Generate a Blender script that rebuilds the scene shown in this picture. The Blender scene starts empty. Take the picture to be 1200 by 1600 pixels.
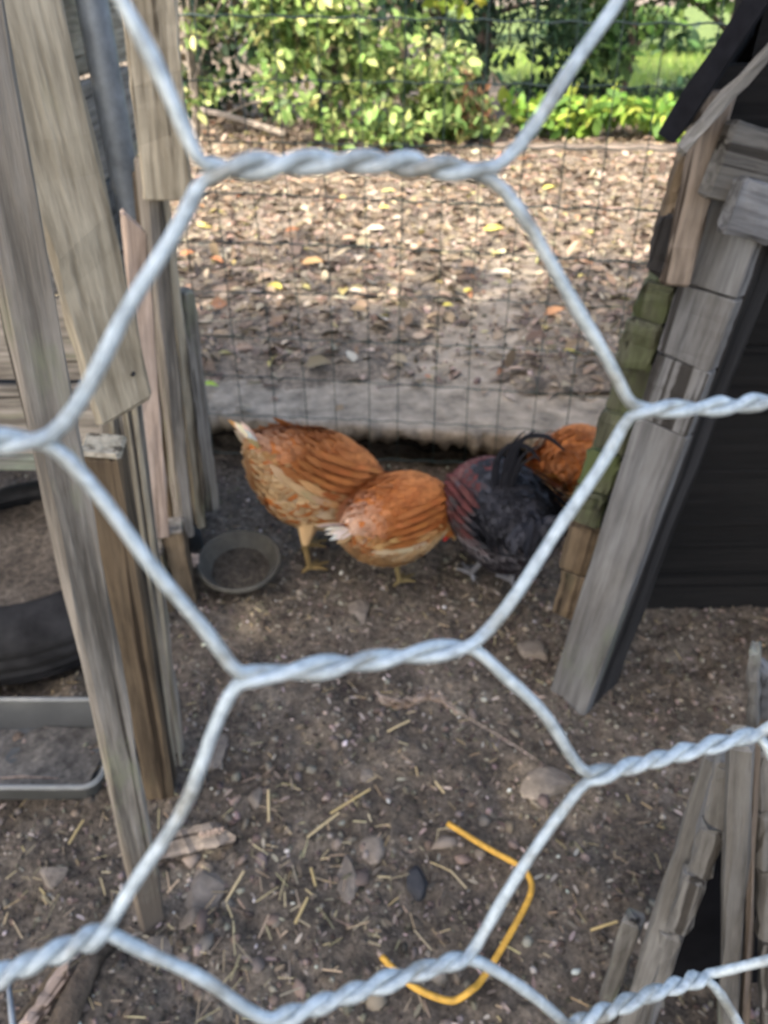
import bpy, bmesh, math, random
import numpy as np
from mathutils import Vector, Matrix, noise, Quaternion
random.seed(7); RNG = np.random.default_rng(7)
scn = bpy.context.scene
COL = scn.collection
R = math.radians

# ------------------------------------------------------------------ camera
CAM_H, PITCH, FPX = 1.05, R(35), 1202.0
cam = bpy.data.cameras.new('camera'); cam_o = bpy.data.objects.new('camera', cam); COL.objects.link(cam_o)
cam_o.location = (0, 0, CAM_H); cam_o.rotation_euler = (R(90) - PITCH, 0, 0)
cam.lens = 36 * FPX / 1600; cam.sensor_width = 36; cam.sensor_fit = 'AUTO'
cam.clip_start = 0.004; cam.clip_end = 500
cam.dof.use_dof = True; cam.dof.focus_distance = 0.22; cam.dof.aperture_fstop = 21.0
scn.camera = cam_o
# ------------------------------------------------------------------ world, sun, exposure
SUN_EL = R(46); SUN_AZ = math.atan2(-0.62, -0.78)          # the sun stands behind and left of the camera
w = bpy.data.worlds.new('World'); scn.world = w; w.use_nodes = True
nt = w.node_tree; sky = nt.nodes.new('ShaderNodeTexSky'); sky.sky_type = 'NISHITA'; sky.sun_disc = False
sky.sun_elevation = SUN_EL; sky.sun_rotation = SUN_AZ; sky.dust_density = 4.0; sky.air_density = 1.0; sky.ozone_density = 0.6
nt.links.new(sky.outputs[0], nt.nodes['Background'].inputs[0]); nt.nodes['Background'].inputs[1].default_value = 0.15
sun = bpy.data.lights.new('sun', 'SUN'); sun.energy = 2.7; sun.angle = R(0.53); sun.color = (1.0, 0.93, 0.82)
sun_o = bpy.data.objects.new('sun', sun); COL.objects.link(sun_o); sun_o.location = (-6, -8, 10)
SUN_DIR = Vector((-math.sin(SUN_AZ) * math.cos(SUN_EL), -math.cos(SUN_AZ) * math.cos(SUN_EL), -math.sin(SUN_EL)))
sun_o.rotation_mode = 'QUATERNION'; sun_o.rotation_quaternion = SUN_DIR.to_track_quat('-Z', 'Y')
scn.view_settings.view_transform = 'Standard'; scn.view_settings.look = 'None'; scn.view_settings.gamma = 1
scn.view_settings.exposure = 2.28
scn.cycles.use_denoising = True
scn.cycles.max_bounces = 8

# ------------------------------------------------------------------ measuring the photograph (1200 x 1600)
CP, SP = math.cos(PITCH), math.sin(PITCH)
def ray(u, v):
    x, y = (u - 600) / FPX, (800 - v) / FPX
    return Vector((x, CP + SP * y, -SP + CP * y))
def G(u, v, z=0.0):                 # the point at height z seen at u, v
    d = ray(u, v); return Vector((0, 0, CAM_H)) + d * ((z - CAM_H) / d.z)
def AT(u, v, Y):                    # the point at distance Y seen at u, v
    d = ray(u, v); return Vector((0, 0, CAM_H)) + d * (Y / d.y)
def PXM(v, Y): return Y / ray(600, v).y / FPX      # metres for one pixel there

# ------------------------------------------------------------------ materials
def new_mat(name):
    m = bpy.data.materials.new(name); m.use_nodes = True
    t = m.node_tree; return m, t, t.nodes['Principled BSDF'], t.nodes, t.links
def ramp(n, stops):
    r = n.new('ShaderNodeValToRGB'); e = r.color_ramp.elements
    while len(e) < len(stops): e.new(0.5)
    for k, (p, c) in zip(e, stops): k.position = p; k.color = (*c, 1)
    return r
def objvec(t, scale, use_random=True, coord='Object'):
    n, l = t.nodes, t.links
    tc = n.new('ShaderNodeTexCoord'); mp = n.new('ShaderNodeMapping'); mp.inputs['Scale'].default_value = scale
    l.new(tc.outputs[coord], mp.inputs['Vector'])
    if use_random:
        oi = n.new('ShaderNodeObjectInfo'); ml = n.new('ShaderNodeMath'); ml.operation = 'MULTIPLY'; ml.inputs[1].default_value = 37.0
        l.new(oi.outputs['Random'], ml.inputs[0]); cb = n.new('ShaderNodeCombineXYZ')
        for i in range(3): l.new(ml.outputs[0], cb.inputs[i])
        l.new(cb.outputs[0], mp.inputs['Location'])
    return mp.outputs[0]
def noise_n(t, vec, scale, detail=6, rough=0.6):
    x = t.nodes.new('ShaderNodeTexNoise'); x.inputs['Scale'].default_value = scale; x.inputs['Detail'].default_value = detail
    x.inputs['Roughness'].default_value = rough; t.links.new(vec, x.inputs['Vector']); return x.outputs['Fac']
def mixc(t, fac, a, b, mode='MIX'):
    m = t.nodes.new('ShaderNodeMix'); m.data_type = 'RGBA'; m.blend_type = mode
    for s, v in ((0, fac), (6, a), (7, b)):
        if hasattr(v, 'is_output'): t.links.new(v, m.inputs[s])
        elif s == 0: m.inputs[0].default_value = v
        else: m.inputs[s].default_value = (*v, 1)
    return m.outputs[2]
def bump(t, bsdf, h, strength, dist):
    b = t.nodes.new('ShaderNodeBump'); b.inputs['Strength'].default_value = strength; b.inputs['Distance'].default_value = dist
    t.links.new(h, b.inputs['Height']); t.links.new(b.outputs[0], bsdf.inputs['Normal'])

def wood(name, light, dark, moss=None, moss_lo=0.55, rough=0.85):
    m, t, b, n, l = new_mat(name)
    v = objvec(t, (1, 1, 0.05)); g = noise_n(t, v, 95, 5, 0.65)
    v2 = objvec(t, (1, 1, 0.07)); g2 = noise_n(t, v2, 22, 4)
    r = ramp(n, [(0.38, tuple(c * .62 for c in dark)), (0.58, tuple(c * 1.12 for c in light))]); l.new(g, r.inputs[0])
    r2 = ramp(n, [(0.3, tuple(c * 0.55 for c in dark)), (0.55, light), (0.8, tuple(min(1, c * 1.25) for c in light))]); l.new(g2, r2.inputs[0])
    c = mixc(t, 0.42, r.outputs[0], r2.outputs[0])
    dv = objvec(t, (1, 1, 0.16)); dirt = noise_n(t, dv, 24, 6, 0.7); dr = ramp(n, [(0.35, (0.55, 0.52, 0.48)), (0.6, (1, 1, 1))]); l.new(dirt, dr.inputs[0])
    c = mixc(t, 0.8, c, dr.outputs[0], 'MULTIPLY')
    cv = objvec(t, (1, 1, 0.018)); ck = noise_n(t, cv, 55, 3, 0.5); cr = ramp(n, [(0.59, (1, 1, 1)), (0.63, (.16, .14, .12))]); l.new(ck, cr.inputs[0])
    c = mixc(t, 0.9, c, cr.outputs[0], 'MULTIPLY')
    if moss:
        mv = objvec(t, (1, 1, 0.35)); mo = noise_n(t, mv, 9, 6, 0.65); mr = ramp(n, [(moss_lo, (0, 0, 0)), (moss_lo + 0.16, (1, 1, 1))])
        l.new(mo, mr.inputs[0]); c = mixc(t, mr.outputs[0], c, moss)
    l.new(c, b.inputs['Base Color']); b.inputs['Roughness'].default_value = rough; b.inputs['Specular IOR Level'].default_value = 0.2
    bump(t, b, g, 0.7, 0.004); return m
def attr_mat(name, rough=0.8, transl=0.0, spec=0.25):
    m, t, b, n, l = new_mat(name)
    a = n.new('ShaderNodeAttribute'); a.attribute_name = 'col'; l.new(a.outputs['Color'], b.inputs['Base Color'])
    b.inputs['Roughness'].default_value = rough; b.inputs['Specular IOR Level'].default_value = spec
    if transl:
        tr = n.new('ShaderNodeBsdfTranslucent'); l.new(a.outputs['Color'], tr.inputs['Color'])
        ms = n.new('ShaderNodeMixShader'); ms.inputs[0].default_value = transl
        l.new(b.outputs[0], ms.inputs[1]); l.new(tr.outputs[0], ms.inputs[2]); l.new(ms.outputs[0], n['Material Output'].inputs[0])
    return m
def ground_mat(name, cols, sc=1.0, bst=0.7):
    m, t, b, n, l = new_mat(name)
    v = objvec(t, (1, 1, 1), False); a = noise_n(t, v, 6 * sc, 8, 0.65); f = noise_n(t, v, 70 * sc, 6, 0.7)
    r = ramp(n, [(0.3, cols[0]), (0.5, cols[1]), (0.72, cols[2])]); l.new(a, r.inputs[0])
    r2 = ramp(n, [(0.34, (0.34, 0.34, 0.34)), (0.52, (1, 1, 1)), (0.70, (1.7, 1.66, 1.6))]); l.new(f, r2.inputs[0])
    l.new(mixc(t, 0.85, r.outputs[0], r2.outputs[0], 'MULTIPLY'), b.inputs['Base Color'])
    b.inputs['Roughness'].default_value = 0.95; b.inputs['Specular IOR Level'].default_value = 0.15
    f2 = noise_n(t, v, 190 * sc, 4, 0.7); r3 = ramp(n, [(.35, (.6, .6, .6)), (.6, (1.2, 1.18, 1.15))]); l.new(f2, r3.inputs[0])
    l.new(mixc(t, .8, b.inputs['Base Color'].links[0].from_socket, r3.outputs[0], 'MULTIPLY'), b.inputs['Base Color'])
    bump(t, b, f, bst, 0.018); return m
def plain(name, col, rough=0.6, metal=0.0, var=0.35, sc=25, bst=0.2, bd=0.002, spec=0.4):
    m, t, b, n, l = new_mat(name)
    v = objvec(t, (1, 1, 1)); a = noise_n(t, v, sc, 6, 0.65)
    r = ramp(n, [(0.3, tuple(c * (1 - var) for c in col)), (0.7, tuple(min(1, c * (1 + var)) for c in col))]); l.new(a, r.inputs[0])
    l.new(r.outputs[0], b.inputs['Base Color']); b.inputs['Roughness'].default_value = rough; b.inputs['Metallic'].default_value = metal
    b.inputs['Specular IOR Level'].default_value = spec
    bump(t, b, a, bst, bd); return m

M = {
 'w_grey':  wood('weathered_grey_wood', (0.27, 0.238, 0.196), (0.105, 0.09, 0.072), (0.20, 0.205, 0.12), 0.56),
 'w_tan':   wood('weathered_tan_wood', (0.36, 0.31, 0.225), (0.19, 0.155, 0.105), (0.25, 0.235, 0.13), 0.58),
 'w_brown': wood('dark_brown_wood', (0.125, 0.092, 0.058), (0.062, 0.046, 0.03), (0.085, 0.08, 0.045), 0.6),  # dark brown tone for stud, stubs, legs and strips
 'w_pale':  wood('pale_split_wood', (0.42, 0.32, 0.25), (0.27, 0.19, 0.14)),
 'w_ash':   wood('ash_grey_wood', (0.145, 0.138, 0.126), (0.07, 0.066, 0.06), (0.165, 0.185, 0.135), 0.6),
 'w_coop':  wood('coop_grey_wood', (0.155, 0.155, 0.158), (0.082, 0.081, 0.082), (0.125, 0.15, 0.105), 0.62),
 'coop_face': wood('coop_faded_board', (0.135, 0.133, 0.130), (0.098, 0.096, 0.094), (0.098, 0.108, 0.080), 0.60),
 'w_moss':  wood('mossy_board_wood', (0.075, 0.076, 0.048), (0.034, 0.034, 0.022), (0.052, 0.064, 0.024), 0.45),
 'w_dark':  wood('shade_dark_wood', (0.0065, 0.0058, 0.0052), (0.003, 0.0027, 0.0024)),  # dark wood taken to near-black for the coop interior's shade
 'w_dark2': wood('near_black_wood', (0.026, 0.024, 0.023), (0.013, 0.012, 0.0115)),  # near-black tone for corner post, board ends and nail heads
 'w_trim':  wood('coop_trim_wood', (0.185, 0.15, 0.12), (0.085, 0.068, 0.055)),
 'felt':    plain('roofing_felt', (0.009, 0.009, 0.011), 0.95, sc=60, bst=0.5, spec=0.1),
 'gap_shade':   plain('shade_black_board', (0.006, 0.006, 0.007), 0.95, sc=20, spec=0.05),  # black board stands in for the deep shade in the hutch gap
 'pipe':    plain('galvanized_pipe', (0.17, 0.185, 0.195), 0.5, 0.35, 0.35, 28, 0.15),
 'greenwire': plain('green_coated_wire', (0.022, 0.04, 0.034), 0.6, sc=40),
 'rubber':  plain('tyre_rubber', (0.017, 0.016, 0.0155), 0.85, var=0.7, sc=16, bst=0.6, spec=.12),
 'bowl':    plain('bowl_rubber', (0.045, 0.041, 0.032), 0.8, var=0.4, sc=30, bst=0.4),
 'plastic': plain('grey_plastic', (0.05, 0.05, 0.046), 0.55, var=0.25, sc=18),
 'rim': plain('pale_plastic_rim', (0.14, 0.14, 0.13), 0.6, var=0.25, sc=30),
 'yellow':  plain('yellow_plastic', (0.43, 0.235, 0.03), 0.65, var=0.32, sc=70),
 'concrete': plain('old_concrete', (0.205, 0.168, 0.124), 0.95, var=0.55, sc=16, bst=0.8, bd=0.01, spec=0.15),
 'stone':   plain('grey_stone', (0.138, 0.114, 0.091), 0.9, var=0.35, sc=45, bst=0.8, bd=0.004, spec=0.2),
 'coal':    plain('black_lump', (0.018, 0.018, 0.02), 0.8, sc=50, bst=0.8),
 'bark':    plain('tree_bark', (0.075, 0.058, 0.043), 0.95, var=0.5, sc=30, bst=1.0, bd=0.02, spec=0.1),
 'greybark': plain('grey_bark', (0.20, 0.17, 0.14), 0.95, var=0.45, sc=30, bst=1.0, bd=0.01, spec=0.1),
 'dirt':    ground_mat('pen_dirt', ((0.056, 0.0445, 0.0335), (0.107, 0.087, 0.067), (0.170, 0.141, 0.110))),
 'soil':    ground_mat('yard_soil', ((0.11, 0.088, 0.066), (0.17, 0.138, 0.104), (0.225, 0.186, 0.142)), 0.7),
 'bank':    ground_mat('shaded_bank_soil', ((0.012, 0.010, 0.008), (0.02, 0.016, 0.013), (0.03, 0.024, 0.02))),  # darkened soil puts the shade under the slab lip into colour
 'dust':    ground_mat('tray_dust', ((0.075, 0.067, 0.057), (0.105, 0.094, 0.08), (0.135, 0.12, 0.103)), .5, .2),
 'mud':     ground_mat('bowl_mud', ((0.04, 0.034, 0.026), (0.065, 0.055, 0.043), (0.09, 0.078, 0.06))),
 'lawn':    ground_mat('lawn_ground', ((0.075, 0.11, 0.03), (0.11, 0.15, 0.045), (0.15, 0.19, 0.06)), 0.5),
 'leaf':    attr_mat('leaves', 0.55, 0.35),
 'litter':  attr_mat('dry_leaves', 0.85, 0.12, 0.15),
 'bits':    attr_mat('dry_bits', 0.9, 0, 0.15),
 'feather': attr_mat('feathers', 0.75, 0.08, 0.15),
 'skin':    attr_mat('bird_body', 0.8, 0, 0.15),
}

def zinc_mat():
    m, t, b, n, l = new_mat('galvanized_wire'); v = objvec(t, (1, 1, 1))
    a = noise_n(t, v, 420, 6, .7); r = ramp(n, [(.3, (.20, .225, .23)), (.5, (.34, .38, .385)), (.72, (.50, .545, .55))]); l.new(a, r.inputs[0])
    g = noise_n(t, v, 75, 5, .65); gr = ramp(n, [(.50, (1, 1, 1)), (.66, (.52, .45, .37))]); l.new(g, gr.inputs[0])
    l.new(mixc(t, .9, r.outputs[0], gr.outputs[0], 'MULTIPLY'), b.inputs['Base Color'])
    b.inputs['Metallic'].default_value = .3; b.inputs['Roughness'].default_value = .5; bump(t, b, a, .5, .0005); return m
M['zinc'] = zinc_mat()
# ------------------------------------------------------------------ helpers
def link(name, me, mat=None, parent=None, loc=None):
    o = bpy.data.objects.new(name, me); COL.objects.link(o)
    if mat is not None and me is not None and not me.materials: me.materials.append(mat)
    if parent is not None: o.parent = parent
    if loc is not None: o.location = loc
    return o
def tag(o, label=None, cat=None, group=None, kind=None):
    for k, v in (('label', label), ('category', cat), ('group', group), ('kind', kind)):
        if v: o[k] = v
    return o
def thing(name, label, cat, loc=(0, 0, 0), group=None):
    o = bpy.data.objects.new(name, None); COL.objects.link(o); o.location = loc; o.empty_display_size = 0.05
    return tag(o, label, cat, group)
def local(parent, p):
    return Vector(p) - (parent.location if parent is not None else Vector())
def mesh(name, verts, faces, smooth=False):
    me = bpy.data.meshes.new(name); me.from_pydata([tuple(v) for v in verts], [], faces); me.update()
    if smooth: me.polygons.foreach_set('use_smooth', [True] * len(me.polygons))
    return me
def smooth(me):
    me.polygons.foreach_set('use_smooth', [True] * len(me.polygons)); return me

def plank_mesh(L, W, T, seed=0, seg=9, cham=0.003, jit=0.0018, cut0=0.0, cut1=0.0, round_end=0.0):
    rnd = random.Random(seed); hw, ht = W / 2, T / 2; c = min(cham, hw * 0.4, ht * 0.4)
    prof = [(-hw, -ht + c), (-hw + c, -ht), (hw - c, -ht), (hw, -ht + c), (hw, ht - c), (hw - c, ht), (-hw + c, ht), (-hw, ht - c)]
    vs, fs = [], []
    zs = [0, c] + [L * i / seg for i in range(1, seg)] + [L - c, L]
    bow = rnd.uniform(-1, 1) * 0.0015 * min(1, L)
    for i, z in enumerate(zs):
        end = i in (0, len(zs) - 1)
        s = 1 - (c / max(hw, ht) * 1.2 if end else 0)
        ox = bow * math.sin(math.pi * z / L)
        for (x, y) in prof:
            zz = z
            if z <= c: zz = z + cut0 * x
            if z >= L - c: zz = z + cut1 * x
            vs.append((x * s + ox + rnd.uniform(-jit, jit), y * s + rnd.uniform(-jit, jit), zz + (rnd.uniform(-jit, jit) * 2 if end else 0)))
    n = len(prof)
    for i in range(len(zs) - 1):
        for k in range(n):
            a, b2 = i * n + k, i * n + (k + 1) % n
            fs.append((a, b2, b2 + n, a + n))
    fs.append(tuple(reversed(range(n)))); fs.append(tuple(range((len(zs) - 1) * n, len(zs) * n)))
    return mesh('plank', vs, fs)
def muddy(src, name, z0, z1, mud):
    m = src.copy(); m.name = name; t = m.node_tree; n, l = t.nodes, t.links; b = n['Principled BSDF']
    c = b.inputs['Base Color'].links[0].from_socket
    tc = n.new('ShaderNodeTexCoord'); sx_ = n.new('ShaderNodeSeparateXYZ'); l.new(tc.outputs['Object'], sx_.inputs[0])
    nz = noise_n(t, tc.outputs['Object'], 28, 5); ad = n.new('ShaderNodeMath'); ad.operation = 'MULTIPLY_ADD'; ad.inputs[1].default_value = .22
    l.new(nz, ad.inputs[0]); l.new(sx_.outputs[2], ad.inputs[2])
    mr = n.new('ShaderNodeMapRange'); mr.inputs[1].default_value = z0 + .11; mr.inputs[2].default_value = z1 + .11; mr.inputs[3].default_value = 1; mr.inputs[4].default_value = 0
    l.new(ad.outputs[0], mr.inputs[0]); l.new(mixc(t, mr.outputs[0], c, mud), b.inputs['Base Color']); return m
M['w_post'] = muddy(M['w_grey'], 'grey_wood_muddy_foot', .12, .26, (.10, .08, .061))
PK = [0]
def plank(name, p0, p1, W, T, face, mat, parent=None, **kw):
    """a board from p0 to p1; its broad side (W) looks along face"""
    PK[0] += 1; p0, p1 = Vector(p0), Vector(p1); z = (p1 - p0); L = z.length; z.normalize()
    y = Vector(face); y = (y - z * y.dot(z)).normalized(); x = y.cross(z)
    me = plank_mesh(L, W, T, PK[0], **kw)
    o = link(name, me, mat, parent, local(parent, p0))
    o.rotation_mode = 'QUATERNION'; o.rotation_quaternion = Matrix((x, y, z)).transposed().to_quaternion()
    return o
def tube_geo(pts, rad, sides=8, caps=True):
    pts = [Vector(p) for p in pts]; n = len(pts); vs, fs = [], []
    rads = rad if isinstance(rad, (list, tuple)) else [rad] * n
    t0 = (pts[1] - pts[0]).normalized(); up = Vector((0, 0, 1)) if abs(t0.z) < 0.9 else Vector((0, 1, 0))
    x = (up - t0 * up.dot(t0)).normalized()
    for i in range(n):
        t = (pts[min(i + 1, n - 1)] - pts[max(i - 1, 0)]).normalized()
        x = (x - t * x.dot(t)).normalized(); y = t.cross(x)
        for k in range(sides):
            a = 2 * math.pi * k / sides
            vs.append(pts[i] + (x * math.cos(a) + y * math.sin(a)) * rads[i])
    for i in range(n - 1):
        for k in range(sides):
            a, b = i * sides + k, i * sides + (k + 1) % sides
            fs.append((a, b, b + sides, a + sides))
    if caps: fs.append(tuple(reversed(range(sides)))); fs.append(tuple(range((n - 1) * sides, n * sides)))
    return vs, fs
def tube(name, pts, rad, mat, parent=None, sides=8):
    base = parent.location if parent is not None else Vector()
    vs, fs = tube_geo([Vector(p) - base for p in pts], rad, sides)
    return link(name, mesh(name, vs, fs, True), mat, parent)
def lathe_geo(prof, seg=48):
    vs, fs = [], []; n = len(prof)
    for k in range(seg):
        a = 2 * math.pi * k / seg
        for r, z in prof: vs.append((r * math.cos(a), r * math.sin(a), z))
    for k in range(seg):
        for i in range(n - 1):
            a, b = k * n + i, ((k + 1) % seg) * n + i
            fs.append((a, b, b + 1, a + 1))
    return vs, fs
def smoothpath(pts, sub=6):
    pts = [Vector(p) for p in pts]; out = []
    for i in range(len(pts) - 1):
        a, b, c, d = pts[max(i - 1, 0)], pts[i], pts[i + 1], pts[min(i + 2, len(pts) - 1)]
        for k in range(sub):
            t = k / sub
            out.append(0.5 * ((2 * b) + (c - a) * t + (2 * a - 5 * b + 4 * c - d) * t * t + (3 * b - a - 3 * c + d) * t ** 3))
    out.append(pts[-1]); return out
def fbm(x, y, z=0.0, o=4):
    s, a, f = 0, 1, 1
    for _ in range(o): s += a * noise.noise((x * f, y * f, z + f)); a *= 0.5; f *= 2.03
    return s

# --- many small cards joined into one mesh (leaves, straw, feathers)
LEAF_V = np.array([(0, 0, 0), (.28, .24, .05), (.30, 0, 0), (.28, -.24, .05), (.66, .22, .03), (.68, 0, -.02), (.66, -.22, .03), (1, 0, -.08)], float)
LEAF_F = [(0, 2, 1), (0, 3, 2), (1, 2, 5, 4), (2, 3, 6, 5), (4, 5, 7), (5, 6, 7)]
STRAW_V = np.array([(0, .5, 0), (0, -.5, 0), (0, 0, .8), (.5, .5, .3), (.5, -.5, .3), (.5, 0, 1.1), (1, .45, 0), (1, -.45, 0), (1, 0, .8)], float)
STRAW_F = [(0, 1, 4, 3), (1, 2, 5, 4), (2, 0, 3, 5), (3, 4, 7, 6), (4, 5, 8, 7), (5, 3, 6, 8)]
_b = bmesh.new(); bmesh.ops.create_icosphere(_b, subdivisions=1, radius=1.0)
ICO_V = np.array([v.co[:] for v in _b.verts]); ICO_F = [tuple(v.index for v in f.verts) for f in _b.faces]; _b.free()
def cards(name, P, F, N, S, C, tv, tf, smooth_=False):
    """P positions, F directions along the length, N normals, S (n,3) scales, C (n,3) colours"""
    P, F, N, S, C = (np.asarray(a, float) for a in (P, F, N, S, C))
    F = F / np.linalg.norm(F, axis=1, keepdims=True)
    N = N - F * (N * F).sum(1, keepdims=True); N /= np.linalg.norm(N, axis=1, keepdims=True) + 1e-9
    W = np.cross(N, F); n, k = len(P), len(tv)
    V = (P[:, None] + F[:, None] * (tv[None, :, 0:1] * S[:, None, 0:1]) + W[:, None] * (tv[None, :, 1:2] * S[:, None, 1:2]) + N[:, None] * (tv[None, :, 2:3] * S[:, None, 2:3])).reshape(-1, 3)
    lens = np.array([len(f) for f in tf]); flat = np.concatenate([np.array(f) for f in tf])
    loops = (flat[None] + (np.arange(n) * k)[:, None]).ravel()
    starts = (np.concatenate([[0], np.cumsum(lens)[:-1]])[None] + (np.arange(n) * lens.sum())[:, None]).ravel()
    me = bpy.data.meshes.new(name); me.vertices.add(n * k); me.vertices.foreach_set('co', V.ravel())
    me.loops.add(len(loops)); me.loops.foreach_set('vertex_index', loops.astype(np.int32))
    me.polygons.add(n * len(tf)); me.polygons.foreach_set('loop_start', starts.astype(np.int32))
    if smooth_: me.polygons.foreach_set('use_smooth', [True] * (n * len(tf)))
    me.update(calc_edges=True); me.validate()
    ca = me.color_attributes.new('col', 'FLOAT_COLOR', 'POINT')
    cc = np.ones((n * k, 4)); cc[:, :3] = np.repeat(C, k, axis=0); ca.data.foreach_set('color', cc.ravel())
    return me
def unit(n): v = RNG.normal(size=(n, 3)); return v / np.linalg.norm(v, axis=1, keepdims=True)
def palette(cols, n, wts=None, jit=0.2):
    cols = np.array(cols); i = RNG.choice(len(cols), n, p=None if wts is None else np.array(wts) / sum(wts))
    return np.clip(cols[i] * RNG.uniform(1 - jit, 1 + jit, (n, 1)) * RNG.uniform(1 - jit * .4, 1 + jit * .4, (n, 3)), 0, 1)

# ================================================================== SETTING
EDGE_A, EDGE_B = G(330, 655, .12), G(900, 690, .12)         # front lip of the concrete slab
def edge_y(x): return EDGE_A.y + (EDGE_B.y - EDGE_A.y) * (x - EDGE_A.x) / (EDGE_B.x - EDGE_A.x)
def gz(x, y):
    return 0.013 * fbm(x * 3.1, y * 3.1) + 0.009 * fbm(x * 13, y * 13, 3, 3) + .006 * noise.noise((x * 42, y * 42, 1)) - 0.004
def grid(name, x0, x1, y0, y1, nx, ny, fz, mat, sm=True):
    vs, fs = [], []
    for j in range(ny + 1):
        for i in range(nx + 1):
            x = x0 + (x1 - x0) * i / nx; y = y0 + (y1 - y0) * j / ny
            vs.append((x, y, fz(x, y)))
    for j in range(ny):
        for i in range(nx):
            a = j * (nx + 1) + i; fs.append((a, a + 1, a + nx + 2, a + nx + 1))
    return link(name, mesh(name, vs, fs, sm), mat)
tag(grid('pen_floor', -1.6, 1.6, -.3, 1.95, 400, 280, gz, M['dirt']), kind='structure')
def yard_z(x, y):
    e = y - edge_y(x)
    b = -.045 + .10 * min(1, max(0, (e - .05) / .28))
    if y < 3.5: b -= .085 * math.exp(-((x - .33 - .29 * (y - 2.4)) / .17) ** 2) * min(1, (3.5 - y) / .5)
    return .125 + b * .55 + 0.02 * fbm(x * 1.7, y * 1.7, 5) + .010 * fbm(x * 8, y * 8, 9, 3) + .0
def yard_far(x, y):
    return yard_z(x, y)
yg = grid('yard_ground', -3.5, 4.0, 1.86, 7.6, 230, 190, yard_far, M['soil']); tag(yg, kind='structure')
big = grid('ground', -150, 150, -60, 240, 12, 12, lambda x, y: -.06, M['soil']); tag(big, kind='structure')
far = grid('woodland_ground', -70, 80, 7.5, 120, 30, 30, lambda x, y: .11, M['soil']); tag(far, kind='structure')
lawn = grid('lawn', 1.2, 14, 6.9, 30, 40, 60, lambda x, y: .165 + .015 * fbm(x, y), M['lawn']); tag(lawn, kind='structure')

# concrete slab with a broken front lip
vs, fs = [], []; NX, NYS = 320, 26
for i in range(NX + 1):
    x = -1.5 + 3.4 * i / NX; e = edge_y(x) + .022 * fbm(x * 6, 1.0) + .016 * fbm(x * 25, 2.0, 0, 3)
    th = max(.014, .050 + .026 * fbm(x * 5, 4.0) + .018 * fbm(x * 37, 7, 0, 4))
    rows = [(e + .35, .125 - .05), (e + .05, .125 - th), (e + .012, .122 - th * .95), (e - .004, .125 - th * .5), (e, .118), (e + .008, .1245)]
    for j in range(NYS): rows.append((e + .02 + 1.75 * (j / (NYS - 1)) ** 1.5, .125 + .003 * fbm(x * 4, j * .6)))
    vs += [(x, a + .010 * noise.noise((x * 45, a * 30, b * 60)) + .006 * noise.noise((x * 110, a * 60, b * 120)), b + .004 * noise.noise((x * 50, a * 40, 3))) for a, b in rows]
    m_ = len(rows)
for i in range(NX):
    for j in range(m_ - 1):
        a = i * m_ + j; fs.append((a, a + m_, a + m_ + 1, a + 1))
tag(link('concrete_slab', mesh('concrete_slab', vs, fs, True), M['concrete']), kind='structure')
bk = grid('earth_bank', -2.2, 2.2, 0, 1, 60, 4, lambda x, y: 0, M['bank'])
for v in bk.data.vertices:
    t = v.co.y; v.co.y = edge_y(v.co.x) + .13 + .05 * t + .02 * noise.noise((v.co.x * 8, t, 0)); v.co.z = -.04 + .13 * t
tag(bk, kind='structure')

# ================================================================== LEFT: gate posts, boards, pickets
gp = thing('wooden_gate_post', 'slim weathered grey post at left, its foot set in the dirt', 'post', G(240, 1450))
FCAM = lambda p: Vector((0, 0, CAM_H)) - Vector(p)
plank('shaft', G(242, 1462, -.05), AT(-90, -180, .50), .034, .018, (.62, -.78, .2), M['w_post'], gp, seg=14)
bb = thing('hanging_board', 'wide tan weathered board ending in a slanted cut, upper left', 'board', AT(193, 640, .70))
plank('board', AT(193, 637, .70), AT(12, -80, .70), .060, .022, (.55, -.83, .1), M['w_tan'], bb, cut0=-.28, seg=12)
for (u, v) in ((207, 586), (166, 594), (166, 616)):
    p = AT(u, v, .686); nv, nf = lathe_geo([(0, .0008), (.0018, .0006), (.002, 0), (.002, -.004)], 10)
    o = link('nail_head', mesh('nail_head', nv, nf, True), M['w_dark2'], bb, local(bb, p)); o.rotation_euler = (R(90), 0, 0)
cp = thing('short_stud', 'dark brown stud with pale sawn top behind the grey post', 'post', G(255, 1245))
plank('shaft', G(256, 1250, -.04), AT(161, 700, .72), .042, .045, (.12, -.99, 0), M['w_brown'], cp)
plank('cap', AT(161, 699.5, .72), AT(160.8, 693, .72), .043, .047, (.12, -.99, 0), M['w_tan'], cp, seg=2, jit=.0006)
e1 = thing('grooved_board', 'grey grooved upright board right beside the dark brown stud', 'board', G(262, 1190))
plank('board', G(266, 1190, -.03), AT(176, 560, .80), .050, .02, (.30, -.95, 0), M['w_grey'], e1)
for k in (-.012, .004, .014):
    plank('groove_rib', G(266, 1190, 0) + Vector((k + .005, -.011 + k * .3, 0)), AT(176, 560, .80) + Vector((k + .005, -.011 + k * .3, 0)), .006, .004, (.3, -.95, 0), M['w_tan'], e1, cham=.001, jit=.0005)
e2 = thing('split_picket', 'pale picket with a splintered pointed top in front of the steel pole', 'picket', AT(247, 838, 1.17))
plank('board', AT(250, 838, 1.17), AT(209, 345, 1.17), .034, .02, (.45, -.9, 0), M['w_pale'], e2, cut1=.9)
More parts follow.
